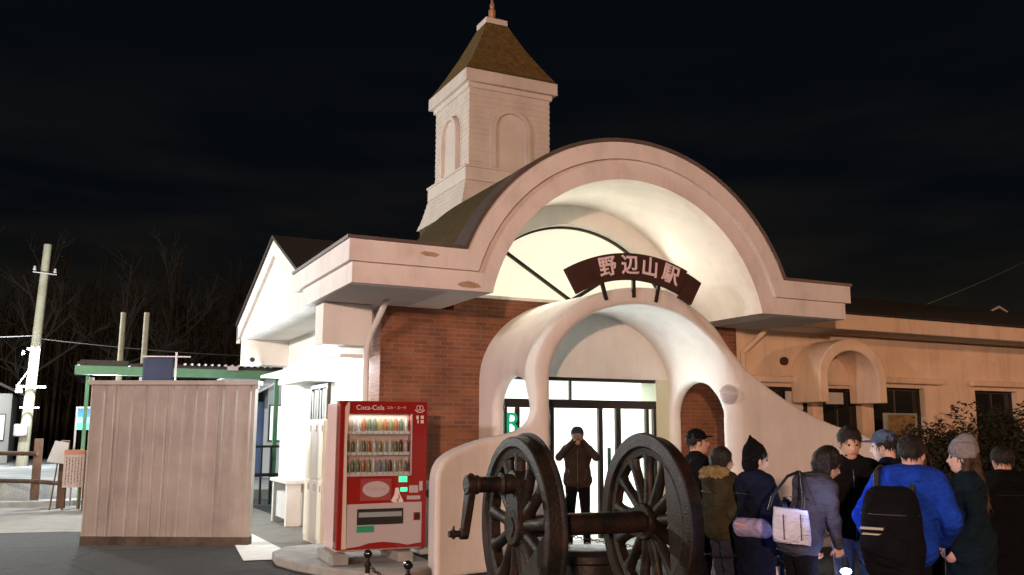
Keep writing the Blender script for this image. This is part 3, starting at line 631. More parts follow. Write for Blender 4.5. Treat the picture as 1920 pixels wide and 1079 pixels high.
# ------------------------------------------------------------------ coin lockers, bench by side wall
t = empty('coin_lockers', (3.66, 14.0, 0), 'tall cream coin lockers against the brightly lit side wall', 'lockers')
b = MB(); b.box(0, .40, 0, 1.13, 0.0, 1.93); b.build('cabinet', mat('locker_cream', (.60, .56, .45), .5), t, world=False, bevel=.01)
m_lock = mat('locker_door', (.66, .63, .52), .45)
for r in range(2):
    for k in range(3):
        b = MB(); b.box(-.012, -.001, .03+k*.365, .38+k*.365, .1+r*.92, .98+r*.92); d = b.build('locker_door', m_lock, t, world=False, bevel=.004)
        b = MB(); b.box(-.03, -.013, .08+k*.365, .11+k*.365, .82+r*.92, .92+r*.92); b.build('handle', m_galv, d, world=False)
b = MB(); b.box(.401, .43, -.01, 1.13, 0, 1.93); b.build('side_trim', m_wood, t, world=False)
t = empty('bench', (3.80, 17.15, 0), 'white bench against the side wall beyond the lockers', 'bench')
b = MB(); b.box(0, .34, 0, 1.45, .78, .84); b.build('seat', m_stucco, t, world=False)
for y in (.08, 1.25):
    b = MB(); b.box(.04, .3, y, y+.12, 0, .78); b.build('leg', m_stucco, t, world=False)
b = MB(); b.box(.08, .3, .3, 1.15, .12, .6); b.build('lower_box', m_stucco, t, world=False)

# ------------------------------------------------------------------ corrugated metal screen
P0, P1_ = Vector((.40, 15.93)), Vector((2.72, 14.71)); dd = P1_-P0; Ls = dd.length
sr = empty('metal_screen', (P0.x, P0.y, 0), 'tall ribbed beige metal storage screen standing alone on the asphalt', 'metal screen', math.atan2(dd.y, dd.x))
prof_ = []; x = 0
ribs = [0, .21, .37, .44, .66, .86, 1.03, 1.20, 1.29, 1.47, 1.66, 1.83, 2.02, 2.09, 2.30, 2.52]
for i, r_ in enumerate(ribs):
    prof_ += [(r_+.0, 0), (r_+.010, -.015), (r_+.030, -.015), (r_+.044, 0)]
prof_ = [(min(a, Ls), c) for a, c in prof_]+[(Ls, 0)]
b = MB(); b.strip([(a, c) for a, c in prof_], [(a, .15) for a, c in prof_], .13, 2.46, 'XY'); b.build('ribbed_sheet', m_sheet, sr, world=False)
b = MB(); b.box(-.03, Ls+.06, -.06, .2, 2.46, 2.53); b.box(Ls-.0, Ls+.06, -.05, .02, 2.40, 2.46); b.box(-.03, .03, -.05, .02, 2.53, 2.58); b.build('cap_rail', m_sheet, sr, world=False, bevel=.006)
b = MB(); b.box(-.0, Ls, -.03, .16, 0, .13); b.build('base_skirt', m_skirt, sr, world=False)
b = MB(); b.box(.25, Ls-.05, .205, .23, 2.5, 2.545); b.build('top_trim', m_galv, sr, world=False)

# ------------------------------------------------------------------ platform side
b = MB(); b.box(-60, 3.2, 25.2, 44, 0, .54); struct(b.build('platform', m_snow))
b = MB(); b.box(3.3, 14, 24.4, 60, 0, .25); struct(b.build('trackside_ground', m_snow))
b = MB(); b.box(-60, 3.3, 24.1, 24.9, 0.0, .12); struct(b.build('verge', m_snow))
t = empty('platform_roof', (4.72, 22.75, 0), 'green steel platform roof frame behind the metal screen', 'platform roof')
b = MB(); b.box(.2, 4.95, 22.70, 22.85, 3.0, 3.2); b.build('green_beam', m_green, t)
b = MB(); b.box(.25, 4.95, 22.9, 27.5, 3.23, 3.30); b.box(.3, 1.3, 22.72, 22.88, 3.202, 3.33); b.box(1.35, 4.95, 22.74, 22.9, 3.202, 3.26); b.build('roof_sheet', m_darkroof, t)
b = MB()
for k in range(14): b.cyl((2.55+k*.155, 22.73, 3.30), (2.55+k*.155, 22.9, 3.30), .028, n=8)
b.build('corrugation_ends', m_galv, t)
b = MB(); b.box(4.67, 4.77, 22.72, 22.82, 0, 3.0); b.build('post', m_green, t)
b = MB(); b.box(.45, .53, 23.2, 23.3, 0, 3.0); b.build('post', m_green, t)
b = MB(); b.box(3.9, 4.9, 22.9, 27, 3.15, 3.19); b.build('ceiling_strip', m_room, t)
b = MB(); b.box(3.5, 3.75, 22.6, 22.7, 3.18, 3.28); b.build('junction_box', m_vwhite, t)
t = empty('railing', (4.1, 22.2, 0), 'black steel railing between the metal screen and the side wall', 'railing')
b = MB(); b.cyl((2.9, 22.3, 1.38), (4.85, 22.2, 1.38), .028); b.cyl((2.9, 22.3, .72), (4.85, 22.2, .72), .04); b.build('rail', m_black, t)
for k in range(8):
    b = MB(); x = 3.0+k*.22; b.cyl((x, 22.3-(x-2.9)*.05, .04), (x, 22.3-(x-2.9)*.05, 1.38), .028); b.build('baluster', m_black, t)
b = MB(); b.box(4.82, 4.98, 22.1, 22.25, 0, 1.5); b.build('end_post', m_black, t)
# timber fence
t = empty('timber_fence', (-.4, 25.0, 0), 'low dark timber fence in front of the lit platform', 'fence')
for x, y, hh_ in ((-.44, 24.6, 1.55), (.12, 23.4, 1.52), (.62, 22.6, 1.3), (-1.9, 26.0-.0, 1.5)):
    b = MB(); b.box(x-.09, x+.10, y-.09, y+.09, 0, hh_); b.build('post', m_wood, t, bevel=.01)
b = MB()
for z in (1.20, .56): 
    for a, c in (((-6, 27.0), (-1.9, 25.88)), ((-1.9, 25.88), (-.44, 24.48)), ((-.44, 24.48), (.12, 23.28))): b.cyl((a[0], a[1], z), (c[0], c[1], z), .05, n=8) if not (z > 1 and a[0] > -.5) else None
b.build('rail', m_wood, t)
t = empty('notice_board', (.3, 22.7, 0), 'board with columns of small vertical writing on the fence beside the metal screen', 'notice board')
m_brd = mat('weathered_board', (.34, .26, .23), .8, var=.2, vscale=10)
b = MB(); b.box(.12, .53, 22.70, 22.74, .5, 1.22); bo = b.build('board', m_brd, t)
b = MB(); b.box(.12, .53, 22.69, 22.75, 1.222, 1.32); b.build('header', mat('brown_header', (.3, .12, .07), .7), t)
b = MB()
for k in range(6):
    z = 1.16
    while z > .6:
        l = random.uniform(.02, .07); b.box(.17+k*.06, .185+k*.06, 22.695, 22.699, z-l, z); z -= l+.015
b.build('writing', m_dark, bo)
for x in (.16, .49):
    b = MB(); b.box(x-.02, x+.02, 22.755, 22.80, 0, 1.22); b.build('post', m_wood, t)
t = empty('tilted_signboard', (0.0, 22.9, 0), 'tilted grey signboard on a thin stick behind the timber fence', 'sign')
b = MB(); b.poly([(-.22, 1.06), (.16, 1.00), (.20, 1.47), (-.08, 1.52)], 22.95, 22.98); b.build('panel', mat('sign_grey', (.36, .36, .36), .6), t)
b = MB(); b.cyl((.0, 22.99, 1.05), (-.07, 22.9, .25), .016, n=8); b.cyl((-.07, 22.9, .25), (-.09, 22.9, 0), .016, n=8); b.build('stick', m_wood, t)
t = empty('lit_platform_sign', (.42, 23.9, 0), 'upright sign with glowing blue and green face beside the metal screen', 'sign')
b = MB(); b.box(.30, .34, 23.85, 23.93, 0, 2.30); b.box(.34, .8, 23.85, 23.93, 2.26, 2.30); b.build('frame', m_vwhite, t)
m_sg1 = mat('glow_blue', (.05, .2, .7), .5, emit=(.03, .16, .75), es=.9); m_sg2 = mat('glow_green', (.1, .6, .35), .5, emit=(.1, .75, .35), es=.9); m_sg3 = mat('glow_sky', (.2, .5, .9), .5, emit=(.25, .6, .95), es=.9)
for z0, z1, mm in ((2.06, 2.258, m_sg1), (1.92, 2.058, m_sg3), (1.76, 1.918, m_sg2)):
    b = MB(); b.box(.342, .8, 23.87, 23.91, z0, z1); b.build('sign_face', mm, t)
# banner
t = empty('hanging_banner', (1.83, 18.06, 0), 'dark navy banner on a white pole rising behind the metal screen', 'banner')
b = MB(); b.cyl((1.86, 18.08, 0), (1.86, 18.08, 3.2), .018); b.cyl((1.29, 18.3, 3.12), (2.1, 18.0, 3.12), .014); b.build('pole', m_vwhite, t)
b = MB(); pts = 12
v = []; f = []
for i in range(pts+1):
    u = i/pts
    for z in (3.09, 2.72, 2.55): v.append((1.30+.52*u, 18.28-.2*u+.006*math.sin(u*9), z))
for i in range(pts):
    for k in (0, 1): f.append((3*i+k, 3*i+3+k, 3*i+4+k, 3*i+1+k))
b.add(v, f); c = b.build('cloth', mat('navy_cloth', (.025, .032, .065), .9), t, True); so_ = c.modifiers.new('thick', 'SOLIDIFY'); so_.thickness = .006
# utility pole
t = empty('utility_pole', (-1.06, 35.6, .54), 'leaning utility pole with its lower half glaring white under a platform lamp', 'utility pole')
b = MB(); b.cyl((-1.10, 35.6, .5), (-.86, 35.6, 8.25), .19, .13, 16); b.build('pole', m_pole, t, True)
b = MB(); b.box(-1.45, -.55, 35.3, 35.36, 3.18, 3.26); b.cyl((-1.45, 35.33, 3.2), (-1.05, 35.4, 3.9), .02); b.build('crossarm', m_galv, t)
for a_, c_, r_ in (((-1.3, 35.33, 2.5), (-.7, 35.33, 2.5), .03), ((-1.25, 35.3, 7.2), (-.5, 35.3, 7.15), .02)):
    b = MB(); b.cyl(a_, c_, r_); b.build('crossarm', m_galv, t)
for x, z in ((-1.42, 3.0), (-1.3, 3.0), (-.56, 7.2), (-1.2, 7.25), (-1.33, 4.3)):
    b = MB(); b.lathe([(.05, 0), (.06, .05), (.03, .08), (.05, .12), (.02, .16)], 10, c=(x, 35.25, z)); b.build('insulator', m_vwhite, t)
b = MB(); b.lathe([(.2, 0), (.22, .05), (.22, .35), (.2, .4)], 14, c=(-1.2, 35.25, 1.55)); b.build('meter_box', m_vwhite, t)
lamp('pole_lamp_light', 'AREA', (-1.0, 34.3, 4.35), 700, COOL, .5, (R(40), 0, 0), size_y=.3)
b = MB(); b.box(-1.2, -.8, 34.35, 34.7, 4.42, 4.48); b.cyl((-1.0, 34.6, 4.45), (-.98, 35.5, 4.6), .03); b.build('lamp_arm', m_galv, t)
for px_, py_, lab in ((1.38, 28.2, 'thin bare wooden pole, left one of two behind the platform roof'), (1.98, 27.9, 'thin bare wooden pole, right one of two behind the platform roof')):
    b = MB(); b.cyl((0, 0, 0), (.02, 0, 5.1), .10, .075, 10); o = b.build('thin_pole', m_pole, None, True); o.location = (px_, py_, 0); tag(o, lab, 'pole')
# cables
def cable(pts, lab, sag=.4):
    b = MB(); (x0, y0, z0), (x1, y1, z1) = pts; P = [(x0+(x1-x0)*u, y0+(y1-y0)*u, z0+(z1-z0)*u-sag*4*u*(1-u)) for u in np.linspace(0, 1, 20)]
    b.path(P, .016, 5); o = b.build('overhead_cable', m_galv, None, True); tag(o, lab, 'cable')
cable([(-12, 33, 5.2), (-.95, 35.5, 5.0)], 'overhead cable running from the left edge to the utility pole')
cable([(-.95, 35.5, 4.9), (18, 60, 7.0)], 'overhead cable running right from the utility pole over the platform')
cable([(27, 23.5, 5.9), (48, 30, 12)], 'overhead cable rising to the right above the wing roof', .2)
# far buildings
t = empty('trackside_building', (5.9, 30.5, 0), 'small white trackside building with pitched roof seen past the green post', 'building')
b = MB(); b.box(6.06, 9.5, 30.5, 34, 0, 3.3); b.build('wall', mat('shed_wall_grey', (.42, .42, .40), .85), t)
b = MB(); b.box(4.95, 6.05, 31.0, 33, 0, 2.7); b.build('dark_annex', mat('annex_blue', (.06, .09, .16), .8), t)
b = MB(); b.strip([(5.2, 2.75), (6.9, 3.75), (9.5, 3.9)], [(5.2, 2.67), (6.9, 3.67), (9.5, 3.8)], 30.1, 34, 'XZ'); b.build('roof', m_soffit, t)
b = MB(); b.box(6.10, 6.62, 30.44, 30.5, 1.4, 2.6); wf = b.build('window', m_frame, t); b = MB(); b.box(6.15, 6.34, 30.42, 30.438, 1.45, 2.55); b.box(6.38, 6.58, 30.42, 30.438, 1.45, 2.55); b.build('pane', mat('window_glow', (.8, .8, .8), .5, emit=(.9, 1, 1), es=.9), wf)
t = empty('distant_house', (-2.6, 40, 0), 'dim grey house with a pale lit window at the far left edge', 'building')
b = MB(); b.box(-6, -1.7, 39, 44, 0, 3.1); b.build('wall', mat('house_grey', (.25, .24, .22), .9), t)
b = MB(); b.strip([(-6.5, 3.1), (-3.8, 4.3), (-1.3, 3.1)], [(-6.5, 3.0), (-3.8, 4.2), (-1.3, 3.0)], 38.6, 44.4, 'XZ'); b.build('roof', m_darkroof, t)
b = MB(); b.box(-2.5, -1.85, 38.93, 39, 1.35, 2.35); wf = b.build('window', m_frame, t); b = MB(); b.box(-2.46, -1.89, 38.91, 38.928, 1.40, 2.30); b.build('pane', mat('window_dim', (.6, .65, .5), .5, emit=(.62, .68, .45), es=.55), wf)

# ------------------------------------------------------------------ hills, woods, trees, hedge
hv = []; hf = []; nH = 80
for i in range(nH+1):
    a = R(-60+150*i/nH)
    for r, z in ((75, 0), (95, 6+1.6*math.sin(i*.5)+random.random()), (130, 9+2*math.sin(i*.33)), (200, 12)): hv.append((r*math.sin(a), r*math.cos(a), z))
for i in range(nH):
    for k in range(3): hf.append((4*i+k, 4*i+k+1, 4*i+5+k, 4*i+4+k))
b = MB(); b.add(hv, hf); struct(b.build('hill', m_hill, smooth='all'))
def bare(b, p, d, L, r, lev):
    q = p+d*L; b.cyl(p, q, r, r*.68, 5 if lev > 1 else 3, False)
    if lev == 0: return
    for i in range(3 if lev > 1 else 4):
        dn = (d+Vector((random.gauss(0, .45), random.gauss(0, .45), random.uniform(-.1, .45)))).normalized()
        bare(b, p+d*L*random.uniform(.45, 1), dn, L*random.uniform(.5, .72), r*.55, lev-1)
protos = []
for k in range(4):
    root = bpy.data.objects.new('bare_tree', None); col.objects.link(root)
    b = MB(); p = Vector((0, 0, 0)); d = Vector((random.gauss(0, .04), 0, 1)).normalized(); b.cyl(p, p+d*5, .17, .12, 7); tr = b.build('trunk', m_bark, root, True, world=False)
    c = MB()
    for j in range(10):
        z = 2.4+j*.35; dn = Vector((random.gauss(0, .7), random.gauss(0, .7), random.uniform(.5, 1.1))).normalized(); bare(c, d*z, dn, random.uniform(1.4, 2.4), .06, 3)
    bare(c, d*5, d, 3.0, .11, 3); c.build('crown', m_bark, root, world=False); protos.append(root)
spots = [(-2.0, 48, 1.0, 'bare tree standing just left of the utility pole foot'), (2.4, 50, .95, 'bare tree behind the utility pole, its trunk between pole and screen'), (5.3, 54, 1.15, 'bare tree rising above the left end of the green roof'),
         (9.3, 62, 1.2, 'bare tree above the navy banner'), (13.0, 60, 1.25, 'tall pale bare tree above the platform roof, third from the gable'), (16.3, 64, 1.2, 'slim bare tree second from the gable end'), (18.6, 62, 1.05, 'bare tree whose crown touches the gable end'), (-6.5, 52, 1.2, 'bare tree at the far left edge of the picture')]
for i, (x, y, s, lab) in enumerate(spots):
    o = protos[i] if i < 4 else copy_tree(protos[i % 4])
    o.location = (x, y, 0); o.scale = (s, s, s*1.1); o.rotation_euler = (0, 0, i*1.3); tag(o, lab, 'tree', 'bare trees beyond the platform')
# far wood that reads as one mass
b = MB()
for k in range(850):
    a = R(random.uniform(-12, 26)); r = random.uniform(70, 92); x, y = r*math.sin(a), r*math.cos(a); hh_ = random.uniform(8, 15)
    b.cyl((x, y, 0), (x+random.gauss(0, .5), y, hh_), .12, .03, 3, False)
    for j in range(7):
        z = hh_*random.uniform(.35, .95); b.cyl((x, y, z), (x+random.gauss(0, 1.3), y+random.gauss(0, .5), z+random.uniform(.4, 2.2)), .045, .02, 3, False)
tag(b.build('far_woodland', m_far), kind='stuff')
# evergreen screen far left, and hedge right
def leaves(n, fn, s, m_, name, parent, world=True):
    b = MB(); v = []; f = []
    for i in range(n):
        p = Vector(fn()); u = Vector((random.gauss(0, 1), random.gauss(0, 1), random.gauss(0, 1))).normalized(); w_ = u.orthogonal().normalized(); sz = s*random.uniform(.6, 1.4)
        k = len(v); v += [p-u*sz, p+w_*sz*.45, p+u*sz, p-w_*sz*.45]; f.append((k, k+1, k+2, k+3))
    b.add(v, f); return b.build(name, m_, parent, world=world)
def shrub(x, y, rx, ry, hz, lab, n=5200):
    t = empty('evergreen_shrub', (x, y, 0), lab, 'shrub', group='shrubs in front of the right wing')
    cl = [(random.gauss(0, rx*.45), random.gauss(0, ry*.4), random.uniform(.25, 1)*hz, random.uniform(.22, .42)) for _ in range(34)]
    def fn():
        c = random.choice(cl); d = Vector((random.gauss(0, 1), random.gauss(0, 1), random.gauss(0, 1))).normalized()*c[3]*random.uniform(.6, 1.05)
        return (c[0]+d.x, c[1]+d.y, max(.05, min(hz*1.08, c[2]*.9+d.z)))
    leaves(n, fn, .045, m_leaf, 'foliage', t, False)
    b = MB()
    for c in cl: b.cyl((0, 0, .0), (c[0], c[1], c[2]*.85), .025, .01, 5)
    b.build('stems', m_bark, t, world=False)
shrub(13.6, 10.9, .9, .6, 1.95, 'dark evergreen shrub nearest the notice easel')
shrub(14.9, 10.6, 1.0, .7, 2.3, 'tall dark evergreen shrub behind the woman in the grey beanie', 6500)
shrub(16.4, 10.7, 1.0, .7, 2.4, 'tall dark evergreen shrub at the right picture edge', 6500)
shrub(12.6, 8.4, .8, .6, 1.25, 'low dark evergreen shrub in front of the taller ones', 4200)
t = empty('notice_easel', (14.7, 12.0, 0), 'wooden framed notice panel standing in front of the wing window', 'notice board')
b = MB(); b.box(13.55, 14.25, 12.0, 12.04, 1.42, 2.06); bo = b.build('panel', mat('golden_board', (.30, .19, .07), .7, var=.35, vscale=5), t)
b = MB(); b.box(13.50, 13.55, 11.98, 12.06, .0, 2.10); b.box(14.25, 14.30, 11.98, 12.06, 0, 2.10); b.box(13.55, 14.25, 11.98, 12.06, 2.06, 2.10); b.build('frame', m_pole, t)

# ------------------------------------------------------------------ locomotive wheelset
ws = empty('locomotive_wheelset', (3.24, 6.58, 1.01), 'black iron locomotive wheelset with crank on display in front of the porch', 'wheelset', R(-4))
def wheel(sign, cw_ang, pin_ang, x0):
    # outer face at x0, wheel body extends by sign*x
    S = sign
    tyre = MB(); tyre.lathe([(.605, x0+S*.02), (.625, x0), (.69, x0), (.70, x0+S*.008), (.704, x0+S*.105), (.712, x0+S*.112), (.732, x0+S*.122), (.732, x0+S*.135), (.72, x0+S*.145), (.62, x0+S*.145), (.605, x0+S*.13)], 96, 'x', closed=True)
    wh = MB(); wh.lathe([(.07, x0-S*.012), (.135, x0-S*.012), (.15, x0+S*.0), (.15, x0+S*.15), (.14, x0+S*.16), (.07, x0+S*.16)], 40, 'x', closed=True)
    w_o = wh.build('wheel', m_iron, ws, True, world=False)
    tyre.build('tyre', m_iron, w_o, True, world=False)
    b = MB(); b.lathe([(.545, x0+S*.035), (.606, x0+S*.022), (.606, x0+S*.12), (.545, x0+S*.11)], 96, 'x', closed=True); b.build('rim', m_iron, w_o, True, world=False)
    for k in range(13):
        a = 2*math.pi*k/13+.12
        c, s = math.cos(a), math.sin(a); b = MB(); v = []; nn = 10
        for r, wd, th in ((.13, .062, .060), (.22, .052, .052), (.40, .046, .045), (.50, .052, .046), (.56, .085, .050)):
            for i in range(nn):
                t = 2*math.pi*i/nn; q = wd*math.cos(t); xx = x0+S*.07+th*math.sin(t)*.95
                v.append((xx, r*c-q*s, r*s+q*c))
        f = [(j*nn+i, j*nn+(i+1) % nn, (j+1)*nn+(i+1) % nn, (j+1)*nn+i) for j in range(4) for i in range(nn)]
        b.add(v, f); b.build('spoke', m_iron, w_o, 'all', world=False)
    # counterweight segment
    P = [];  A0 = np.linspace(-52, 52, 22)
    top = [(.56*math.cos(R(t+cw_ang)), .56*math.sin(R(t+cw_ang))) for t in A0]
    ch0, ch1 = Vector(top[0]), Vector(top[-1]); bot = [tuple(ch0.lerp(ch1, i/21)) for i in range(22)]
    b = MB(); b.strip(top, bot, x0+S*.022, x0+S*.118, 'YZ'); b.build('counterweight', m_ironface, w_o, world=False, bevel=.006)
    # crank boss
    py, pz = .33*math.cos(R(pin_ang)), .33*math.sin(R(pin_ang))
    b = MB(); b.cyl((x0-S*.01, py, pz), (x0+S*.13, py, pz), .105, .105, 24)
    d = Vector((0, py, pz)).normalized(); q = d.cross(Vector((1, 0, 0))); v = []
    for xx in (x0-S*.008, x0+S*.12):
        for r, wd in ((0, .14), (.33, .10)):
            for sg in (-1, 1): p = d*r+q*wd*sg; v.append((xx, p.y, p.z))
    b.add(v, [(0, 1, 3, 2), (4, 6, 7, 5), (0, 2, 6, 4), (1, 5, 7, 3), (0, 4, 5, 1), (2, 3, 7, 6)])
    b.build('crank_boss', m_iron, w_o, True, world=False)
    return py, pz
py, pz = wheel(1, 232, 92, 0)
wheel(-1, 175, 355, 1.32)
b = MB(); b.cyl((-.004, 0, 0), (1.32, 0, 0), .088, n=32); b.cyl((-.022, 0, 0), (-.004, 0, 0), .075, n=24); b.cyl((.36, 0, 0), (.42, 0, 0), .10, n=32); b.build('axle', m_iron, ws, True, world=False)
b = MB(); b.lathe([(.075, 0), (.08, -.05), (.075, -.08), (.09, -.10), (.062, -.12), (.062, -.28), (.075, -.30), (.07, -.33)], 28, 'x', c=(0, py, pz)); b.build('crank_pin', m_iron, ws, True, world=False)
b = MB(); a = Vector((-.35, py, pz)); c = Vector((-.37, py+.08, pz-.375))
b.cyl((-.395, a.y, a.z), (-.325, a.y, a.z), .075, n=20); b.cyl((-.41, c.y, c.z), (-.345, c.y, c.z), .045, n=16)
d = (c-a).normalized(); q = d.cross(Vector((1, 0, 0))).normalized(); v = []
for xx in (-.03, .03):
    for p, wd in ((a, .062), (c, .036)):
        for sg in (-1, 1): v.append(p+q*wd*sg+Vector((xx, 0, 0)))
b.add(v, [(0, 1, 3, 2), (4, 6, 7, 5), (0, 2, 6, 4), (1, 5, 7, 3), (0, 4, 5, 1), (2, 3, 7, 6)]); b.ball((a.x, a.y, a.z+.06), .03)
b.build('return_crank', m_iron, ws, True, world=False, bevel=.008)
b = MB(); b.cyl((-.40, c.y, c.z), (-.50, c.y+.0, c.z), .026, n=14); b.cyl((-.455, c.y, c.z), (-.47, c.y, c.z), .04, n=14); b.cyl((-.46, c.y, c.z+.03), (-.46, c.y, c.z+.06), .008, n=8); b.build('return_pin', m_iron, ws, True, world=False)
dt = empty('display_track', (3.24, 6.58, 0), 'short concrete plinth with two rails under the locomotive wheels', 'plinth', R(-4))
b = MB(); b.box(-.25, 1.6, -1.3, 1.3, 0, .16); b.build('plinth', m_pave, dt, world=False, bevel=.02)
for x in (.09, 1.23):
    b = MB(); b.box(x-.035, x+.035, -1.3, 1.3, .26, .306); b.box(x-.012, x+.012, -1.3, 1.3, .18, .26); b.box(x-.07, x+.07, -1.3, 1.3, .161, .18); b.build('rail', m_iron, dt, world=False)
# tub
t = empty('planter_tub', (4.62, 7.75, 0), 'round dark tub behind the wheelset axle', 'tub')
b = MB(); b.lathe([(.25, 0), (.30, .03), (.31, .3), (.30, .52), (.335, .54), (.335, .60), (.30, .64), (.27, .65)], 36); b.build('tub', m_black, t, True, world=False)
b = MB(); b.lathe([(.315, .33), (.325, .34), (.325, .40), (.315, .41)], 36, closed=True); b.build('hoop', m_ironface, t, True, world=False)

# bollards and chains
bp_ = empty('chain_bollard', (2.22, 7.05, 0), 'small black ball-topped bollard under the vending machine, the farther of the pair', 'bollard')
b = MB(); b.lathe([(.05, 0), (.045, .04), (.022, .07), (.019, .70), (.027, .715), (.027, .74), (.014, .75), (.013, .78)], 18); b.build('post', m_black, bp_, True, world=False)
b = MB(); b.lathe([(.0205, .56), (.0205, .66)], 18); b.build('white_band', m_vwhite, bp_, True, world=False)
b = MB(); b.ball((0, 0, .805), .034, 16, 10); b.build('ball', mat('black_gloss', (.01, .01, .01), .12, coat=.6), bp_, True, world=False)
bl = [(2.22, 7.05)]
for x, y, lab in ((2.30, 6.35, 'small black ball-topped bollard left of the iron wheel, the nearer of the pair'), (5.37, 5.97, 'small black ball-topped bollard at the feet of the crowd'), (4.6, 8.1, 'small black ball-topped bollard behind the right iron wheel')):
    c = copy_tree(bp_); c.location = (x, y, 0); tag(c, lab, 'bollard'); bl.append((x, y))
for o in col.objects:
    if o.name.startswith('chain_bollard'): o['group'] = 'bollards around the wheelset'
def chain(a, c, sag, lab):
    b = MB(); a = Vector(a); c = Vector(c); L = (c-a).length; n = int(L/.045)
    P = [a.lerp(c, i/n)-Vector((0, 0, sag*4*(i/n)*(1-i/n))) for i in range(n+1)]
    for i in range(n):
        m_ = (P[i]+P[i+1])/2; d = (P[i+1]-P[i]).normalized(); u = d.cross(Vector((0, 0, 1))).normalized(); w_ = u if i % 2 else d.cross(u)
        K = [m_+d*.026*math.cos(2*math.pi*j/8)+w_*.013*math.sin(2*math.pi*j/8) for j in range(8)]
        for j in range(8): b.cyl(K[j], K[(j+1) % 8], .0045, n=4, cap=False)
    o = b.build('chain', m_black); tag(o, lab, 'chain')
chain((2.22, 7.05, .73), (2.30, 6.35, .73), .06, 'black chain linking the pair of bollards left of the wheels')
chain((2.30, 6.35, .73), (3.2, 4.6, .6), .1, 'black chain running down out of the picture from the nearer left bollard')
chain((4.6, 8.1, .73), (5.37, 5.97, .73), .04, 'black chain in front of the crowd, from behind the wheel to the right bollard')
chain((5.37, 5.97, .73), (5.1, 4.4, .6), .1, 'black chain running down from the right bollard at the crowd')

# ------------------------------------------------------------------ people
m_skin = mat('skin', (.55, .34, .26), .55, .05, 60); m_skinp = mat('pale_skin', (.62, .43, .36), .55, .05, 60)
m_eye = mat('dark_eye', (.02, .015, .015), .2); m_lip = mat('lip', (.35, .12, .10), .5)
def fab(n, c, v=.3):
    M = mat(n, c, .97, .4, 70, v, 9, spec=.12); nn = M.node_tree.nodes; L = M.node_tree.links; b = nn['Principled BSDF']
    t = nn.new('ShaderNodeTexCoord'); mp = nn.new('ShaderNodeMapping'); mp.inputs['Scale'].default_value = (5, 5, 11); z = nn.new('ShaderNodeTexNoise'); z.inputs['Scale'].default_value = 1; z.inputs['Detail'].default_value = 3; z.inputs['Distortion'].default_value = 1.4
    L.new(t.outputs['Object'], mp.inputs[0]); L.new(mp.outputs[0], z.inputs['Vector']); bp = nn.new('ShaderNodeBump'); bp.inputs['Strength'].default_value = 1; bp.inputs['Distance'].default_value = .032
    L.new(z.outputs['Fac'], bp.inputs['Height']); old = b.inputs['Normal'].links[0].from_socket; L.new(old, bp.inputs['Normal']); L.new(bp.outputs[0], b.inputs['Normal'])
    return M
HAIR = mat('black_hair', (.012, .010, .009), .5, .6, 90); BRN = mat('brown_hair', (.07, .040, .022), .5, .6, 90, .4, 20)
m_zip = mat('zip_metal', (.10, .10, .10), .4, metal=.5)
def sdf(prims, h, k=.03, clip=None, pad=.06):
    """prims: ('c',a,b,ra,rb[,k]) tapered capsule, ('e',c,(rx,ry,rz)[,k]) ellipsoid, '-' prefix subtracts"""
    lo = np.array([1e9]*3); hi = -lo
    for p in prims:
        if p[0] == '-e': continue
        if p[0] == 'c':
            for q, r in ((p[1], p[3]), (p[2], p[4])): lo = np.minimum(lo, np.array(q)-r); hi = np.maximum(hi, np.array(q)+r)
        else: lo = np.minimum(lo, np.array(p[1])-np.array(p[2])); hi = np.maximum(hi, np.array(p[1])+np.array(p[2]))
    lo -= pad; hi += pad
    n = np.ceil((hi-lo)/h).astype(int)+1; F = np.full(n, 1.0)
    ax = [lo[i]+h*np.arange(n[i]) for i in range(3)]
    for p in prims:
        kk = p[-1] if (p[0] == 'c' and len(p) > 5) or (p[0] != 'c' and len(p) > 3) else k
        if p[0] == 'c': a, c = np.array(p[1], float), np.array(p[2], float); mr = max(p[3], p[4])+kk+2*h; bl_, bh = np.minimum(a, c)-mr, np.maximum(a, c)+mr
        else: a = np.array(p[1], float); rr = np.array(p[2], float); bl_, bh = a-rr-kk-2*h, a+rr+kk+2*h
        sl = tuple(slice(max(0, int((bl_[i]-lo[i])/h)), max(0, min(n[i], int((bh[i]-lo[i])/h)+2))) for i in range(3))
        if any(s.stop <= s.start for s in sl): continue
        x = ax[0][sl[0]][:, None, None]; y = ax[1][sl[1]][None, :, None]; z = ax[2][sl[2]][None, None, :]
        if p[0] == 'c':
            e = c-a; L = max(e@e, 1e-9); t = np.clip(((x-a[0])*e[0]+(y-a[1])*e[1]+(z-a[2])*e[2])/L, 0, 1)
            d = np.sqrt((x-a[0]-t*e[0])**2+(y-a[1]-t*e[1])**2+(z-a[2]-t*e[2])**2)-(p[3]+(p[4]-p[3])*t)
        else:
            q = np.sqrt(((x-a[0])/rr[0])**2+((y-a[1])/rr[1])**2+((z-a[2])/rr[2])**2); d = (q-1)*rr.min()*.9
        F[sl] = smax(F[sl], -d, kk) if p[0] == '-e' else smin(F[sl], d, kk)
    if clip: F = np.maximum(F, clip(ax[0][:, None, None], ax[1][None, :, None], ax[2][None, None, :]))
    F[0] = F[-1] = 1; F[:, 0] = 1; F[:, -1] = 1; F[:, :, 0] = 1; F[:, :, -1] = 1
    return surfnet(F, lo, h)
def V3(*a): return np.array(a, float)
def unit(v): return v/np.linalg.norm(v)
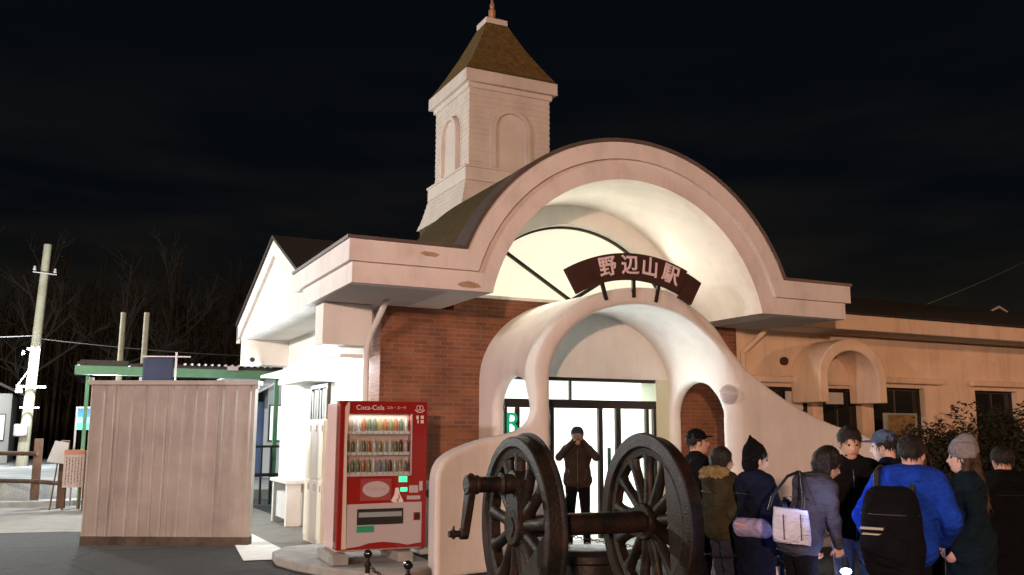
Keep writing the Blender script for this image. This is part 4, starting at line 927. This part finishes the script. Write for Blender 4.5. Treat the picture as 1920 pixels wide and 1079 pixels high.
def hand(W, d, nrm, side, curl=.7):
    d = unit(d); nrm = unit(nrm-d*(nrm@d)); w_ = np.cross(d, nrm)*side; P = []
    for o, l in ((-.027, .082), (-.009, .088), (.009, .086), (.026, .078)):
        root = W+d*l+w_*o; P.append(('c', W+d*.015+w_*o*.55, root, .014, .0115, .012))
        d1 = unit(d*math.cos(curl*.6)+nrm*math.sin(curl*.6)); d2 = unit(d*math.cos(curl*1.5)+nrm*math.sin(curl*1.5)); f_ = (.85, 1, .95, .78)[(-.027, -.009, .009, .026).index(o)]
        k1 = root+d1*.038*f_; k2 = k1+d2*.036*f_
        P += [('c', root, k1, .0095, .0088, .005), ('c', k1, k2, .0088, .0078, .005)]
    tr = W+d*.03+w_*-.026; t1 = tr+unit(d*.6-w_*.7+nrm*.3)*.04; t2 = t1+unit(d*.9-w_*.2+nrm*.4)*.03
    P += [('c', tr, t1, .013, .0105, .01), ('c', t1, t2, .0105, .009, .005)]
    return P
def person(label, x, y, heading, H, pose=None, jacket=None, hem=.78, trous=None, skin=None, hair=None, hairkind='short', hat=None, coat=False, hood=None, lean=(0, 0), headturn=(0, 0), collar=True, puff=0., shoes=None, scarf=None, face=True, extra=None, arms_in=True, base=0., coathem=.45):
    s = H/1.72; pose = pose or {}; skin = skin or m_skin
    root = empty('person', (x, y, base), label, 'person', R(-heading))
    lx, ly = lean                                       # displacement of shoulders from above the hips
    def T(p):                                           # lean everything above the pelvis
        p = V3(*p); t = max(0, min(1.35, (p[2]-.95)/.5)); dz = -(lx*lx+ly*ly)*t*.55
        return (p+V3(lx*t, ly*t, dz*t))*s
    pel = V3(0, 0, .95)
    shl = {sd: V3(.175*sd, 0, 1.405) for sd in (-1, 1)}
    head = T((0, .02, 1.60)); yw, tl = headturn
    def Hd(dx, dy, dz): # point relative to the head centre, turned
        c, s_ = math.cos(R(-yw)), math.sin(R(-yw)); ct, st = math.cos(R(tl)), math.sin(R(tl))
        dy2, dz2 = dy*ct+dz*st, -dy*st+dz*ct
        return head+V3(dx*c-dy2*s_, dx*s_+dy2*c, dz2)*s
    E = {}; Wr = {}
    for sd, nm in ((-1, 'L'), (1, 'R')):
        E[sd] = T(pose.get('e'+nm, (.235*sd, -.02, 1.13))); Wr[sd] = T(pose.get('w'+nm, (.235*sd, .06, .90)))
    fe = {}
    for sd, nm in ((-1, 'L'), (1, 'R')):
        fe[sd] = V3(*pose.get('f'+nm, (.105*sd, .0, 0)))*s
    SH = {sd: T(shl[sd]) for sd in (-1, 1)}
    hip = {sd: V3(.09*sd, 0, .90)*s for sd in (-1, 1)}; kn = {sd: hip[sd]*.48+(fe[sd]+V3(0, 0, .08*s))*.52+V3(0, .035, 0)*s for sd in (-1, 1)}
    ank = {sd: fe[sd]+V3(0, -.02, .085*s) for sd in (-1, 1)}
    S = lambda v: v*s
    body = [('e', Hd(0, -.005, .03), (S(.078), S(.094), S(.098)), .03), ('e', Hd(0, .022, -.035), (S(.060), S(.070), S(.078)), .03), ('e', Hd(0, .062, -.088), (S(.026), S(.022), S(.02)), .02),
            ('c', Hd(0, .088, .012), Hd(0, .108, -.022), S(.009), S(.014), .015), ('e', Hd(0, .092, -.052), (S(.026), S(.012), S(.008)), .012),
            ('e', Hd(-.08, .0, -.01), (S(.012), S(.018), S(.03)), .008), ('e', Hd(.08, .0, -.01), (S(.012), S(.018), S(.03)), .008),
            ('-e', Hd(-.031, .098, .010), (S(.017), S(.014), S(.011)), .012), ('-e', Hd(.031, .098, .010), (S(.017), S(.014), S(.011)), .012),
            ('c', Hd(0, -.02, -.06), T((0, -.01, 1.43)), S(.055), S(.062), .04)]
    tor = lambda g: [('c', T((-.09, 0, 1.33)), T((.09, 0, 1.33)), S(.105+g), S(.105+g), .09), ('c', T((-.13, -.005, 1.405)), T((.13, -.005, 1.405)), S(.06+g), S(.06+g), .06), ('c', T((-.055, 0, 1.14)), T((.055, 0, 1.14)), S(.10+g), S(.10+g), .1), ('c', V3(-.075, 0, .97)*s, V3(.075, 0, .97)*s, S(.115+g), S(.115+g), .1)]
    arms = lambda g: [q for sd in (-1, 1) for q in (('c', SH[sd], E[sd], S(.050+g), S(.042+g), .028), ('c', E[sd], Wr[sd], S(.042+g), S(.030+g*.8), .015))]
    legs = lambda g: [q for sd in (-1, 1) for q in (('c', hip[sd], kn[sd], S(.078+g), S(.052+g), .03), ('c', kn[sd], ank[sd], S(.052+g), S(.036+g*1.2), .02))]
    body += tor(-.02)+arms(-.004)+legs(-.004)
    for sd in (-1, 1):
        body += [('c', ank[sd], fe[sd]+V3(0, .12, .03)*s, S(.034), S(.025), .02)]
        nm = 'R' if sd > 0 else 'L'; hd = pose.get('h'+nm, None)
        d = unit(Wr[sd]-E[sd]); nr = V3(-sd, .2, 0) if hd is None else V3(*hd)
        body += hand(Wr[sd], d, nr, sd, pose.get('curl', .7))
    V, Q = sdf(body, .0105); bo = netobj('body', V, Q, skin, root)
    if face:
        b = MB()
        for sx in (-1, 1): b.ball(tuple(Hd(sx*.031, .083, .010)), .0095*s, 8, 6)
        b.build('eye', m_eye, bo, True, world=False)
        b = MB(); b.ball(tuple(Hd(0, .1005, -.052)), .02*s, 8, 6, (1, .25, .22)); b.build('mouth', m_lip, bo, True, world=False)
    g = .012+puff
    J = tor(g+.012)+arms(g)
    if collar: J += [('c', T((-.03, -.01, 1.45)), T((.03, -.01, 1.45)), S(.078), S(.078), .03)]
    if coat:
        for sd in (-1, 1): J += [('c', hip[sd]+V3(0, 0, .02), kn[sd]*V3(.8, 1, 1)+V3(0, 0, -.12+0*s), S(.125), S(.155), .16)]
        J += [('c', V3(0, 0, .95)*s, V3(0, .02, coathem)*s, S(.14), S(.17), .1)]
    if hood: J += [('c', T((-.07, -.11, 1.44)), T((.07, -.11, 1.44)), S(.075), S(.075), .05), ('c', T((-.1, -.03, 1.45)), T((.1, -.03, 1.45)), S(.055), S(.055), .05)]
    if extra: J += extra(T, s)
    hz = (coathem if coat else hem)*s; nz_ = T((0, 0, 1.50))[2]
    V, Q = sdf(J, .012, .03, lambda X, Y, Z: np.maximum(hz-Z+0*X+0*Y, -1.0))
    # body inside must stay inside the coat; wrinkle the cloth a little
    nrm_ = .0045*np.sin(V[:, 2:3]*46+np.sin(V[:, 0:1]*21)*2.4+V[:, 1:2]*17)*np.array([[.7, .7, .15]])*np.sign(V-np.array([[0, 0, 0]])); V = V+nrm_
    jk = netobj('jacket' if not coat else 'coat', V, Q, jacket, root)
    def line(x0, z0, x1, z1, front, r_, nm, mm, n_=14):
        P = []
        for i in range(n_):
            xx, zz = x0+(x1-x0)*i/(n_-1), z0+(z1-z0)*i/(n_-1); q = V[(np.abs(V[:, 0]-xx) < .025) & (np.abs(V[:, 2]-zz) < .022)]
            if len(q): P.append((xx, (q[:, 1].max() if front else q[:, 1].min())+(.001 if front else -.001), zz))
        if len(P) > 2:
            b = MB(); b.path(P, r_, 5); b.build(nm, mm, jk, True, world=False)
    cz_ = 1.40*s+min(0, T((0, 0, 1.45))[2]-1.45*s)
    line(0, hz+.02, .0, cz_, True, .0035*s, 'zip', m_zip)
    for sx in (-1, 1): line(sx*.10*s, (hem+.17 if not coat else .98)*s, sx*.135*s, (hem+.32 if not coat else 1.10)*s, True, .006*s, 'pocket_seam', m_dark, 6)
    line(-.15*s, 1.30*s, .15*s, 1.30*s, False, .004*s, 'yoke_seam', m_dark)
    line(-.16*s, hz+.035, .16*s, hz+.035, False, .005*s, 'hem_seam', m_dark)
    Tr = [('c', V3(-.075, 0, .96)*s, V3(.075, 0, .96)*s, S(.118), S(.118), .1)]+legs(.014)
    V, Q = sdf(Tr, .012, .03, lambda X, Y, Z: np.maximum(.07*s-Z+0*X+0*Y, Z-1.04*s)); V[:, 1] += .004*np.sin(V[:, 2]*60+V[:, 0]*20)
    netobj('trousers', V, Q, trous, root)
    for sd in (-1, 1):
        V, Q = sdf([('c', fe[sd]+V3(0, -.05, .05)*s, fe[sd]+V3(0, .15, .04)*s, S(.046), S(.040), .02), ('c', fe[sd]+V3(0, -.04, .1)*s, fe[sd]+V3(0, -.03, .06)*s, S(.05), S(.05), .03)], .012, .02, lambda X, Y, Z: .004-Z+0*X+0*Y)
        netobj('shoe', V, Q, shoes or m_black, root)
    if hair:
        hp = [('e', Hd(0, -.018, .045), (S(.092), S(.103), S(.098)), .02), ('-e', Hd(0, .115, -.045), (S(.085), S(.085), S(.098)), .015)]
        if hairkind == 'bob': hp = [('e', Hd(0, -.02, .035), (S(.100), S(.108), S(.108)), .02), ('c', Hd(-.075, -.02, .0), Hd(-.08, .0, -.075), S(.03), S(.025), .03), ('c', Hd(.075, -.02, .0), Hd(.08, .0, -.075), S(.03), S(.025), .03), ('e', Hd(0, -.05, -.04), (S(.08), S(.06), S(.08)), .03), ('-e', Hd(0, .125, -.045), (S(.078), S(.085), S(.105)), .015)]
        if hairkind == 'long':
            hp += [('c', Hd(sx*.075, -.03, .0), T((sx*.10, .05, 1.30)), S(.032), S(.030), .03) for sx in (-1, 1)]+[('c', T((sx*.10, .05, 1.30)), T((sx*.12, .09, 1.14)), S(.034), S(.018), .03) for sx in (-1, 1)]+[('c', Hd(0, -.07, .0), T((0, -.12, 1.22)), S(.06), S(.05), .04)]
        V, Q = sdf(hp, .009, .02); V += .003*np.sin(V*90)[:, [1, 2, 0]]; ho = netobj('hair', V, Q, hair, root)
        me = ho.data; N = np.array([v.normal[:] for v in me.vertices]); rs = np.random.default_rng(int(x*1000) % 999); pick = rs.choice(len(V), min(len(V), 520), False); vs = V.tolist(); fs = Q.tolist()
        for i in pick:
            p, n_ = V[i], N[i]; dn = V3(0, 0, -1)+n_*.45+rs.normal(0, .25, 3); dn -= n_*(n_@dn)*.55; dn = unit(dn); sd_ = unit(np.cross(dn, n_)+1e-6); L_ = rs.uniform(.02, .05)*(1.5 if hairkind == 'long' else 1); k_ = len(vs)
            vs += [(p+sd_*.004).tolist(), (p-sd_*.004).tolist(), (p+dn*L_+n_*.006).tolist()]; fs.append([k_, k_+1, k_+2])
        m2 = bpy.data.meshes.new('hair'); m2.from_pydata(vs, [], fs); m2.update(); m2.materials.append(hair); m2.polygons.foreach_set('use_smooth', [True]*len(m2.polygons)); ho.data = m2
    if hat:
        kind, hm = hat
        if kind == 'beanie': hp = [('e', Hd(0, -.018, .065), (S(.103), S(.116), S(.112)), .02), ('e', Hd(0, -.05, .16), (S(.05), S(.055), S(.045)), .05), ('c', Hd(-.05, -.02, .03), Hd(.05, -.02, .03), S(.062), S(.062), .03)]; cut = head[2]+.004*s
        elif kind == 'cap': hp = [('e', Hd(0, -.012, .055), (S(.094), S(.106), S(.092)), .02), ('e', Hd(0, .115, .055), (S(.065), S(.062), S(.010)), .012)]; cut = head[2]+.035*s
        else: hp = [('e', Hd(0, -.03, .05), (S(.10), S(.11), S(.11)), .03), ('c', Hd(0, -.05, .10), Hd(0, -.09, .20), S(.06), S(.012), .04), ('e', Hd(0, -.05, -.05), (S(.09), S(.075), S(.09)), .03), ('-e', Hd(0, .12, -.04), (S(.075), S(.085), S(.10)), .01)]; cut = -9
        V, Q = sdf(hp, .0095, .02, lambda X, Y, Z: cut-Z+0*X+0*Y); V += .0018*np.sin(V*120)[:, [1, 0, 2]]; netobj('hat' if kind != 'hood' else 'pointed_hat', V, Q, hm, root)
    if scarf:
        V, Q = sdf([('c', T((-.05+.02*i, .02-.0*i, 1.46)), T((.02*i-.05, .07, 1.43)), S(.045), S(.045), .03) for i in range(6)]+[('c', T((.0, .11, 1.42)), T((.01, .14, 1.1)), S(.045), S(.035), .03)], .012, .03); netobj('scarf', V, Q, scarf, root)
    return root, T, Wr, E, s, Hd
K_BLK = fab('black_cloth', (.006, .006, .008)); K_NAVY = fab('navy_cloth_coat', (.009, .013, .036)); K_TEAL = fab('dark_teal_coat', (.009, .022, .034)); K_KHAKI = fab('khaki_parka', (.048, .042, .025)); K_BLUE = fab('blue_shell', (.012, .060, .50), .45)
K_GREY = fab('grey_jacket', (.065, .066, .085)); K_BROWN = fab('brown_jacket', (.045, .032, .026)); K_JEAN = fab('pale_jeans', (.20, .24, .38)); K_DJEAN = fab('dark_jeans', (.03, .035, .06)); K_FUR = mat('fur_trim', (.42, .33, .16), .95, 1, 90, .4, 20)
K_CAPB = fab('blue_grey_cap', (.10, .16, .28)); K_BEAN = fab('grey_knit', (.26, .25, .26)); K_RED = fab('dark_red_knit', (.14, .015, .02))
th = lambda px: 26.17+math.degrees(math.atan((px-960)/1701))

# photographer in the doorway, both hands at the face
P1h = th(1081)+180
person('person photographing with both hands raised, standing in the bright doorway', 6.68, 11.45, P1h, 1.68, dict(eL=(-.27, .14, 1.30), wL=(-.07, .20, 1.53), eR=(.27, .12, 1.30), wR=(.06, .20, 1.53), curl=1.1, fL=(-.13, 0, 0), fR=(.13, .03, 0)), K_BROWN, .80, K_BLK, m_skin, HAIR, hat=('cap', K_DJEAN), base=.12)
cm = empty('compact_camera', (6.68, 11.45, .12), 'small black camera held up by the doorway photographer', 'camera', R(-P1h))
b = MB(); b.box(-.055, .055, .255, .285, 1.52, 1.59); b.build('camera_body', m_dark, cm, world=False, bevel=.006)
b = MB(); b.cyl((0, .285, 1.555), (0, .315, 1.555), .024, n=18); b.build('lens', m_frame, cm, world=False)

person('man in black cap and dark jacket behind the right iron wheel, facing right', 6.03, 7.86, th(1305)+70, 1.76, dict(fL=(-.12, .05, 0), fR=(.12, 0, 0)), K_BLK, .80, K_BLK, m_skin, HAIR, hat=('cap', K_BLK), headturn=(10, -4))
r, T, Wr, E, s, Hd = person('woman with short black hair in khaki parka with fur hood, looking right', 5.46, 6.76, th(1352)+62, 1.60, dict(eR=(.24, .0, 1.12), wR=(.2, .14, .92), wL=(-.2, .05, .88)), K_KHAKI, .62, K_DJEAN, m_skinp, HAIR, 'bob', hood=True, puff=.018, scarf=K_RED, headturn=(12, 8))
fur = [('c', T((.15*math.cos(R(a)), -.05-.09*math.sin(R(a)), 1.47+.03*math.sin(R(a*2)))), T((.15*math.cos(R(a+20)), -.05-.09*math.sin(R(a+20)), 1.48)), .052, .052, .02) for a in range(-25, 205, 20)]
V, Q = sdf(fur, .010, .02); V += .006*np.sin(V*130)[:, [1, 2, 0]]+.004*np.sin(V*217)[:, [2, 0, 1]]; netobj('fur_trim', V, Q, K_FUR, r)

r, T, Wr, E, s, Hd = person('person in pointed dark hat and long navy coat holding a torch', 5.36, 6.18, th(1405)+55, 1.63, dict(eR=(.27, .04, 1.16), wR=(.13, .22, 1.22), eL=(-.22, .1, 1.12), wL=(-.08, .26, 1.02), curl=1.3), K_NAVY, .6, K_DJEAN, m_skinp, HAIR, hat=('hood', K_BLK), coat=True, scarf=K_GREY, headturn=(15, 10), coathem=.40)
def world_of(root, p):
    a = root.rotation_euler[2]; c, s_ = math.cos(a), math.sin(a); return (root.location[0]+p[0]*c-p[1]*s_, root.location[1]+p[0]*s_+p[1]*c, root.location[2]+p[2])
m_beam = mat('torch_glow', (1, 1, 1), .4, emit=(.85, .95, 1), es=9); m_beamb = mat('torch_glow_blue', (1, 1, 1), .4, emit=(.55, .62, 1), es=22)
def torch(root, Wp, d, lab, mm, pw, colr, r_=.02, L=.14):
    d = unit(V3(*d)); p = Wp+unit(d)*.05
    wp = world_of(root, p); t = empty('torch', wp, lab, 'torch', root.rotation_euler[2])
    b = MB(); b.cyl((0, 0, 0), tuple(d*L), r_*.7, r_*.8, 14); b.cyl(tuple(d*L), tuple(d*(L+.03)), r_*.8, r_*1.2, 14); b.build('barrel', m_dark, t, True, world=False)
    b = MB(); b.cyl(tuple(d*(L+.0305)), tuple(d*(L+.038)), r_*1.15, n=14); b.build('lens', mm, t, world=False)
    l = world_of(root, p+d*(L+.09)); lamp('torch_or_fill_light', 'POINT', l, pw, colr, .02)
torch(r, Wr[1], (.80, .10, -.05), 'small torch in the hand of the person in the pointed hat', m_beam, 1.8, (.8, .9, 1), .036, .06)
bg_ = empty('waist_bag', r.location, 'pale lilac waist bag on the back of the long navy coat', 'bag', r.rotation_euler[2])
V, Q = sdf([('c', (.05, -.20, .98), (.21, -.10, .98), .065, .065, .02), ('c', (.03, -.19, .94), (.22, -.08, .94), .055, .055, .02)], .01); netobj('pouch', V, Q, fab('lilac_nylon', (.42, .40, .68)), bg_)
b = MB(); b.path([(.17*math.cos(R(a)), .0+.17*math.sin(R(a)), 1.02) for a in range(0, 361, 20)], .012, 6); b.build('belt', m_dark, bg_, True, world=False)
b = MB(); b.path([(.06, -.262, 1.0), (.15, -.222, .985)], .005, 5); b.build('zip_pull', mat('orange_zip', (.9, .3, .05), .5, emit=(1, .3, .05), es=.2), bg_, world=False)

r, T, Wr, E, s, Hd = person('person in grey jacket bending forward with a pale shoulder bag, seen from behind', 5.08, 5.40, th(1495)+62, 1.66, dict(eR=(.22, .1, 1.15), wR=(.15, .25, .95), eL=(-.22, .05, 1.12), wL=(-.18, .2, .92), curl=1.2), K_GREY, .86, K_BLK, m_skinp, HAIR, 'bob', lean=(.0, .20), hood=True, headturn=(10, 28))
torch(r, Wr[1]+V3(.03, .03, -.05), (.55, -.30, -.8), 'bright torch pointed down, between the pale tote bag and the black backpack', m_beamb, 7, (.42, .48, 1), .034, .07)
t = empty('shoulder_bag', r.location, 'pale blue-white tote bag hanging from the grey-jacketed shoulder', 'bag', R(-th(1500)))
b = MB(); v = []
nx_ = 10
for j, (z, wd, th_) in enumerate(((.955, .130, .045), (1.0, .136, .075), (1.11, .13, .07), (1.20, .12, .04))):
    for i in range(2*nx_):
        a = 2*math.pi*i/(2*nx_); cx_, cy_ = math.cos(a), math.sin(a); e = .45
        v.append((-.045+wd*math.copysign(abs(cx_)**e, cx_), -.29+th_*math.copysign(abs(cy_)**e, cy_), z-.05*(math.cos(a)+.3)*.3))
n2 = 2*nx_; f = [(j*n2+i, j*n2+(i+1) % n2, (j+1)*n2+(i+1) % n2, (j+1)*n2+i) for j in range(3) for i in range(n2)]+[tuple(range(n2-1, -1, -1)), tuple(range(3*n2, 4*n2))]
b.add(v, f); b.build('bag_body', fab('pale_canvas', (.55, .58, .74), .15), t, True, world=False)
b = MB(); b.path([(-.20, -.29, 1.18), (-.17, -.24, 1.28), (-.06, -.12, 1.42), (.02, .0, 1.45)], .012, 6); b.path([(.04, -.29, 1.18), (.05, -.22, 1.28), (.04, -.1, 1.42), (.03, .0, 1.45)], .012, 6); b.build('strap', m_dark, t, True, world=False)
for q_ in (-.10, .02):
    b = MB(); b.box(q_, q_+.007, -.372, -.36, .98, 1.16); b.build('seam', K_GREY, t, world=False)

r, T, Wr, E, s, Hd = person('dark-haired bearded man in black jacket and pale jeans facing the camera', 5.94, 5.67, th(1592)+172, 1.78, dict(eR=(.25, .08, 1.15), wR=(.27, .22, .98), wL=(-.2, .2, .98), eL=(-.25, .05, 1.13), curl=1.3), K_BLK, .82, K_JEAN, m_skin, HAIR, headturn=(-8, 14))
V, Q = sdf([('e', Hd(0, .035, -.075), (.056, .052, .042), .02), ('-e', Hd(0, .10, -.045), (.03, .02, .016), .01)], .009); netobj('beard', V, Q, HAIR, r)

r8, T8, W8, E8, s8, H8 = person('man in blue-grey cap with brightly lit face looking left, behind the blue jacket', 6.36, 5.66, th(1665)-78, 1.75, dict(eL=(-.24, .1, 1.15), wL=(-.10, .34, 1.20)), K_NAVY, .8, K_BLK, m_skinp, HAIR, hat=('cap', K_CAPB), headturn=(0, 6))
torch(r8, W8[-1], (.1, .3, .6), 'added torch lighting the face of the man in the blue-grey cap', m_beam, 5, (.75, .82, 1), .02, .08)  # made-up torch, put in to brighten his face
r7, T, Wr, E, s, Hd = person('person in bright blue hooded jacket seen from behind with black backpack', 5.38, 4.70, th(1688)+13, 1.72, dict(eL=(-.29, .02, 1.15), wL=(-.25, .18, .95), eR=(.29, .02, 1.15), wR=(.22, .2, 1.0)), K_BLUE, .72, K_BLK, m_skin, HAIR, 'short', hood=True, puff=.026, headturn=(15, 0), lean=(.07, .03))
t = empty('backpack', r7.location, 'bulky black backpack with pale stripes on the blue jacket', 'backpack', r7.rotation_euler[2])
V, Q = sdf([('c', (-.08, -.25, 1.30), (.08, -.25, 1.30), .085, .085, .1), ('c', (-.09, -.27, 1.16), (.09, -.27, 1.16), .105, .105, .12), ('c', (-.10, -.28, .98), (.10, -.28, .98), .115, .115, .12), ('c', (-.09, -.26, .84), (.09, -.26, .84), .10, .10, .08), ('e', (0, -.39, .98), (.13, .045, .12), .02)], .012); netobj('pack', V, Q, K_BLK, t)
b = MB()
b.path([(-.19, -.30, 1.2), (-.1, -.385, 1.2), (.1, -.385, 1.2), (.19, -.30, 1.2)], .004, 5)
b.build('webbing', m_zip, t, True, world=False)
b = MB(); b.box(-.17, -.02, -.415, -.375, 1.10, 1.115); b.box(-.16, -.03, -.415, -.375, 1.065, 1.075); b.build('stripe', mat('reflective_stripe', (.4, .38, .3), .4), t, world=False)
b = MB()
for sx in (-.12, .12): b.path([(sx, -.17, 1.30), (sx, -.10, 1.47), (sx, .02, 1.50), (sx, .13, 1.38), (sx, .14, 1.15)], .022, 8)
b.build('shoulder_strap', m_dark, t, True, world=False)

r, T, Wr, E, s, Hd = person('woman in grey knitted beanie with long wavy brown hair and dark teal coat', 6.50, 5.02, th(1803)-98, 1.66, dict(wL=(-.2, .12, .9), wR=(.2, .12, .9)), K_TEAL, .6, K_BLK, m_skinp, BRN, 'long', hat=('beanie', K_BEAN), coat=True, puff=.008, coathem=.38, scarf=None)
person('person in plain black winter coat at the far right edge of the crowd', 7.35, 5.30, th(1870)-30, 1.62, dict(), K_BLK, .6, K_BLK, m_skin, HAIR, 'short', coat=True, puff=.01, hood=True, coathem=.45)
person('shadowy person in dark brown jacket half hidden between the blue jacket and the beanie', 7.2, 6.05, th(1748)+170, 1.62, dict(), K_BROWN, .78, K_BLK, m_skin, BRN, 'bob')
lamp('torch_or_fill_light', 'POINT', (4.95, 5.0, 1.30), 3.5, (.45, .55, 1), .05)  # loose blue light added for glow on the crowd, no torch here
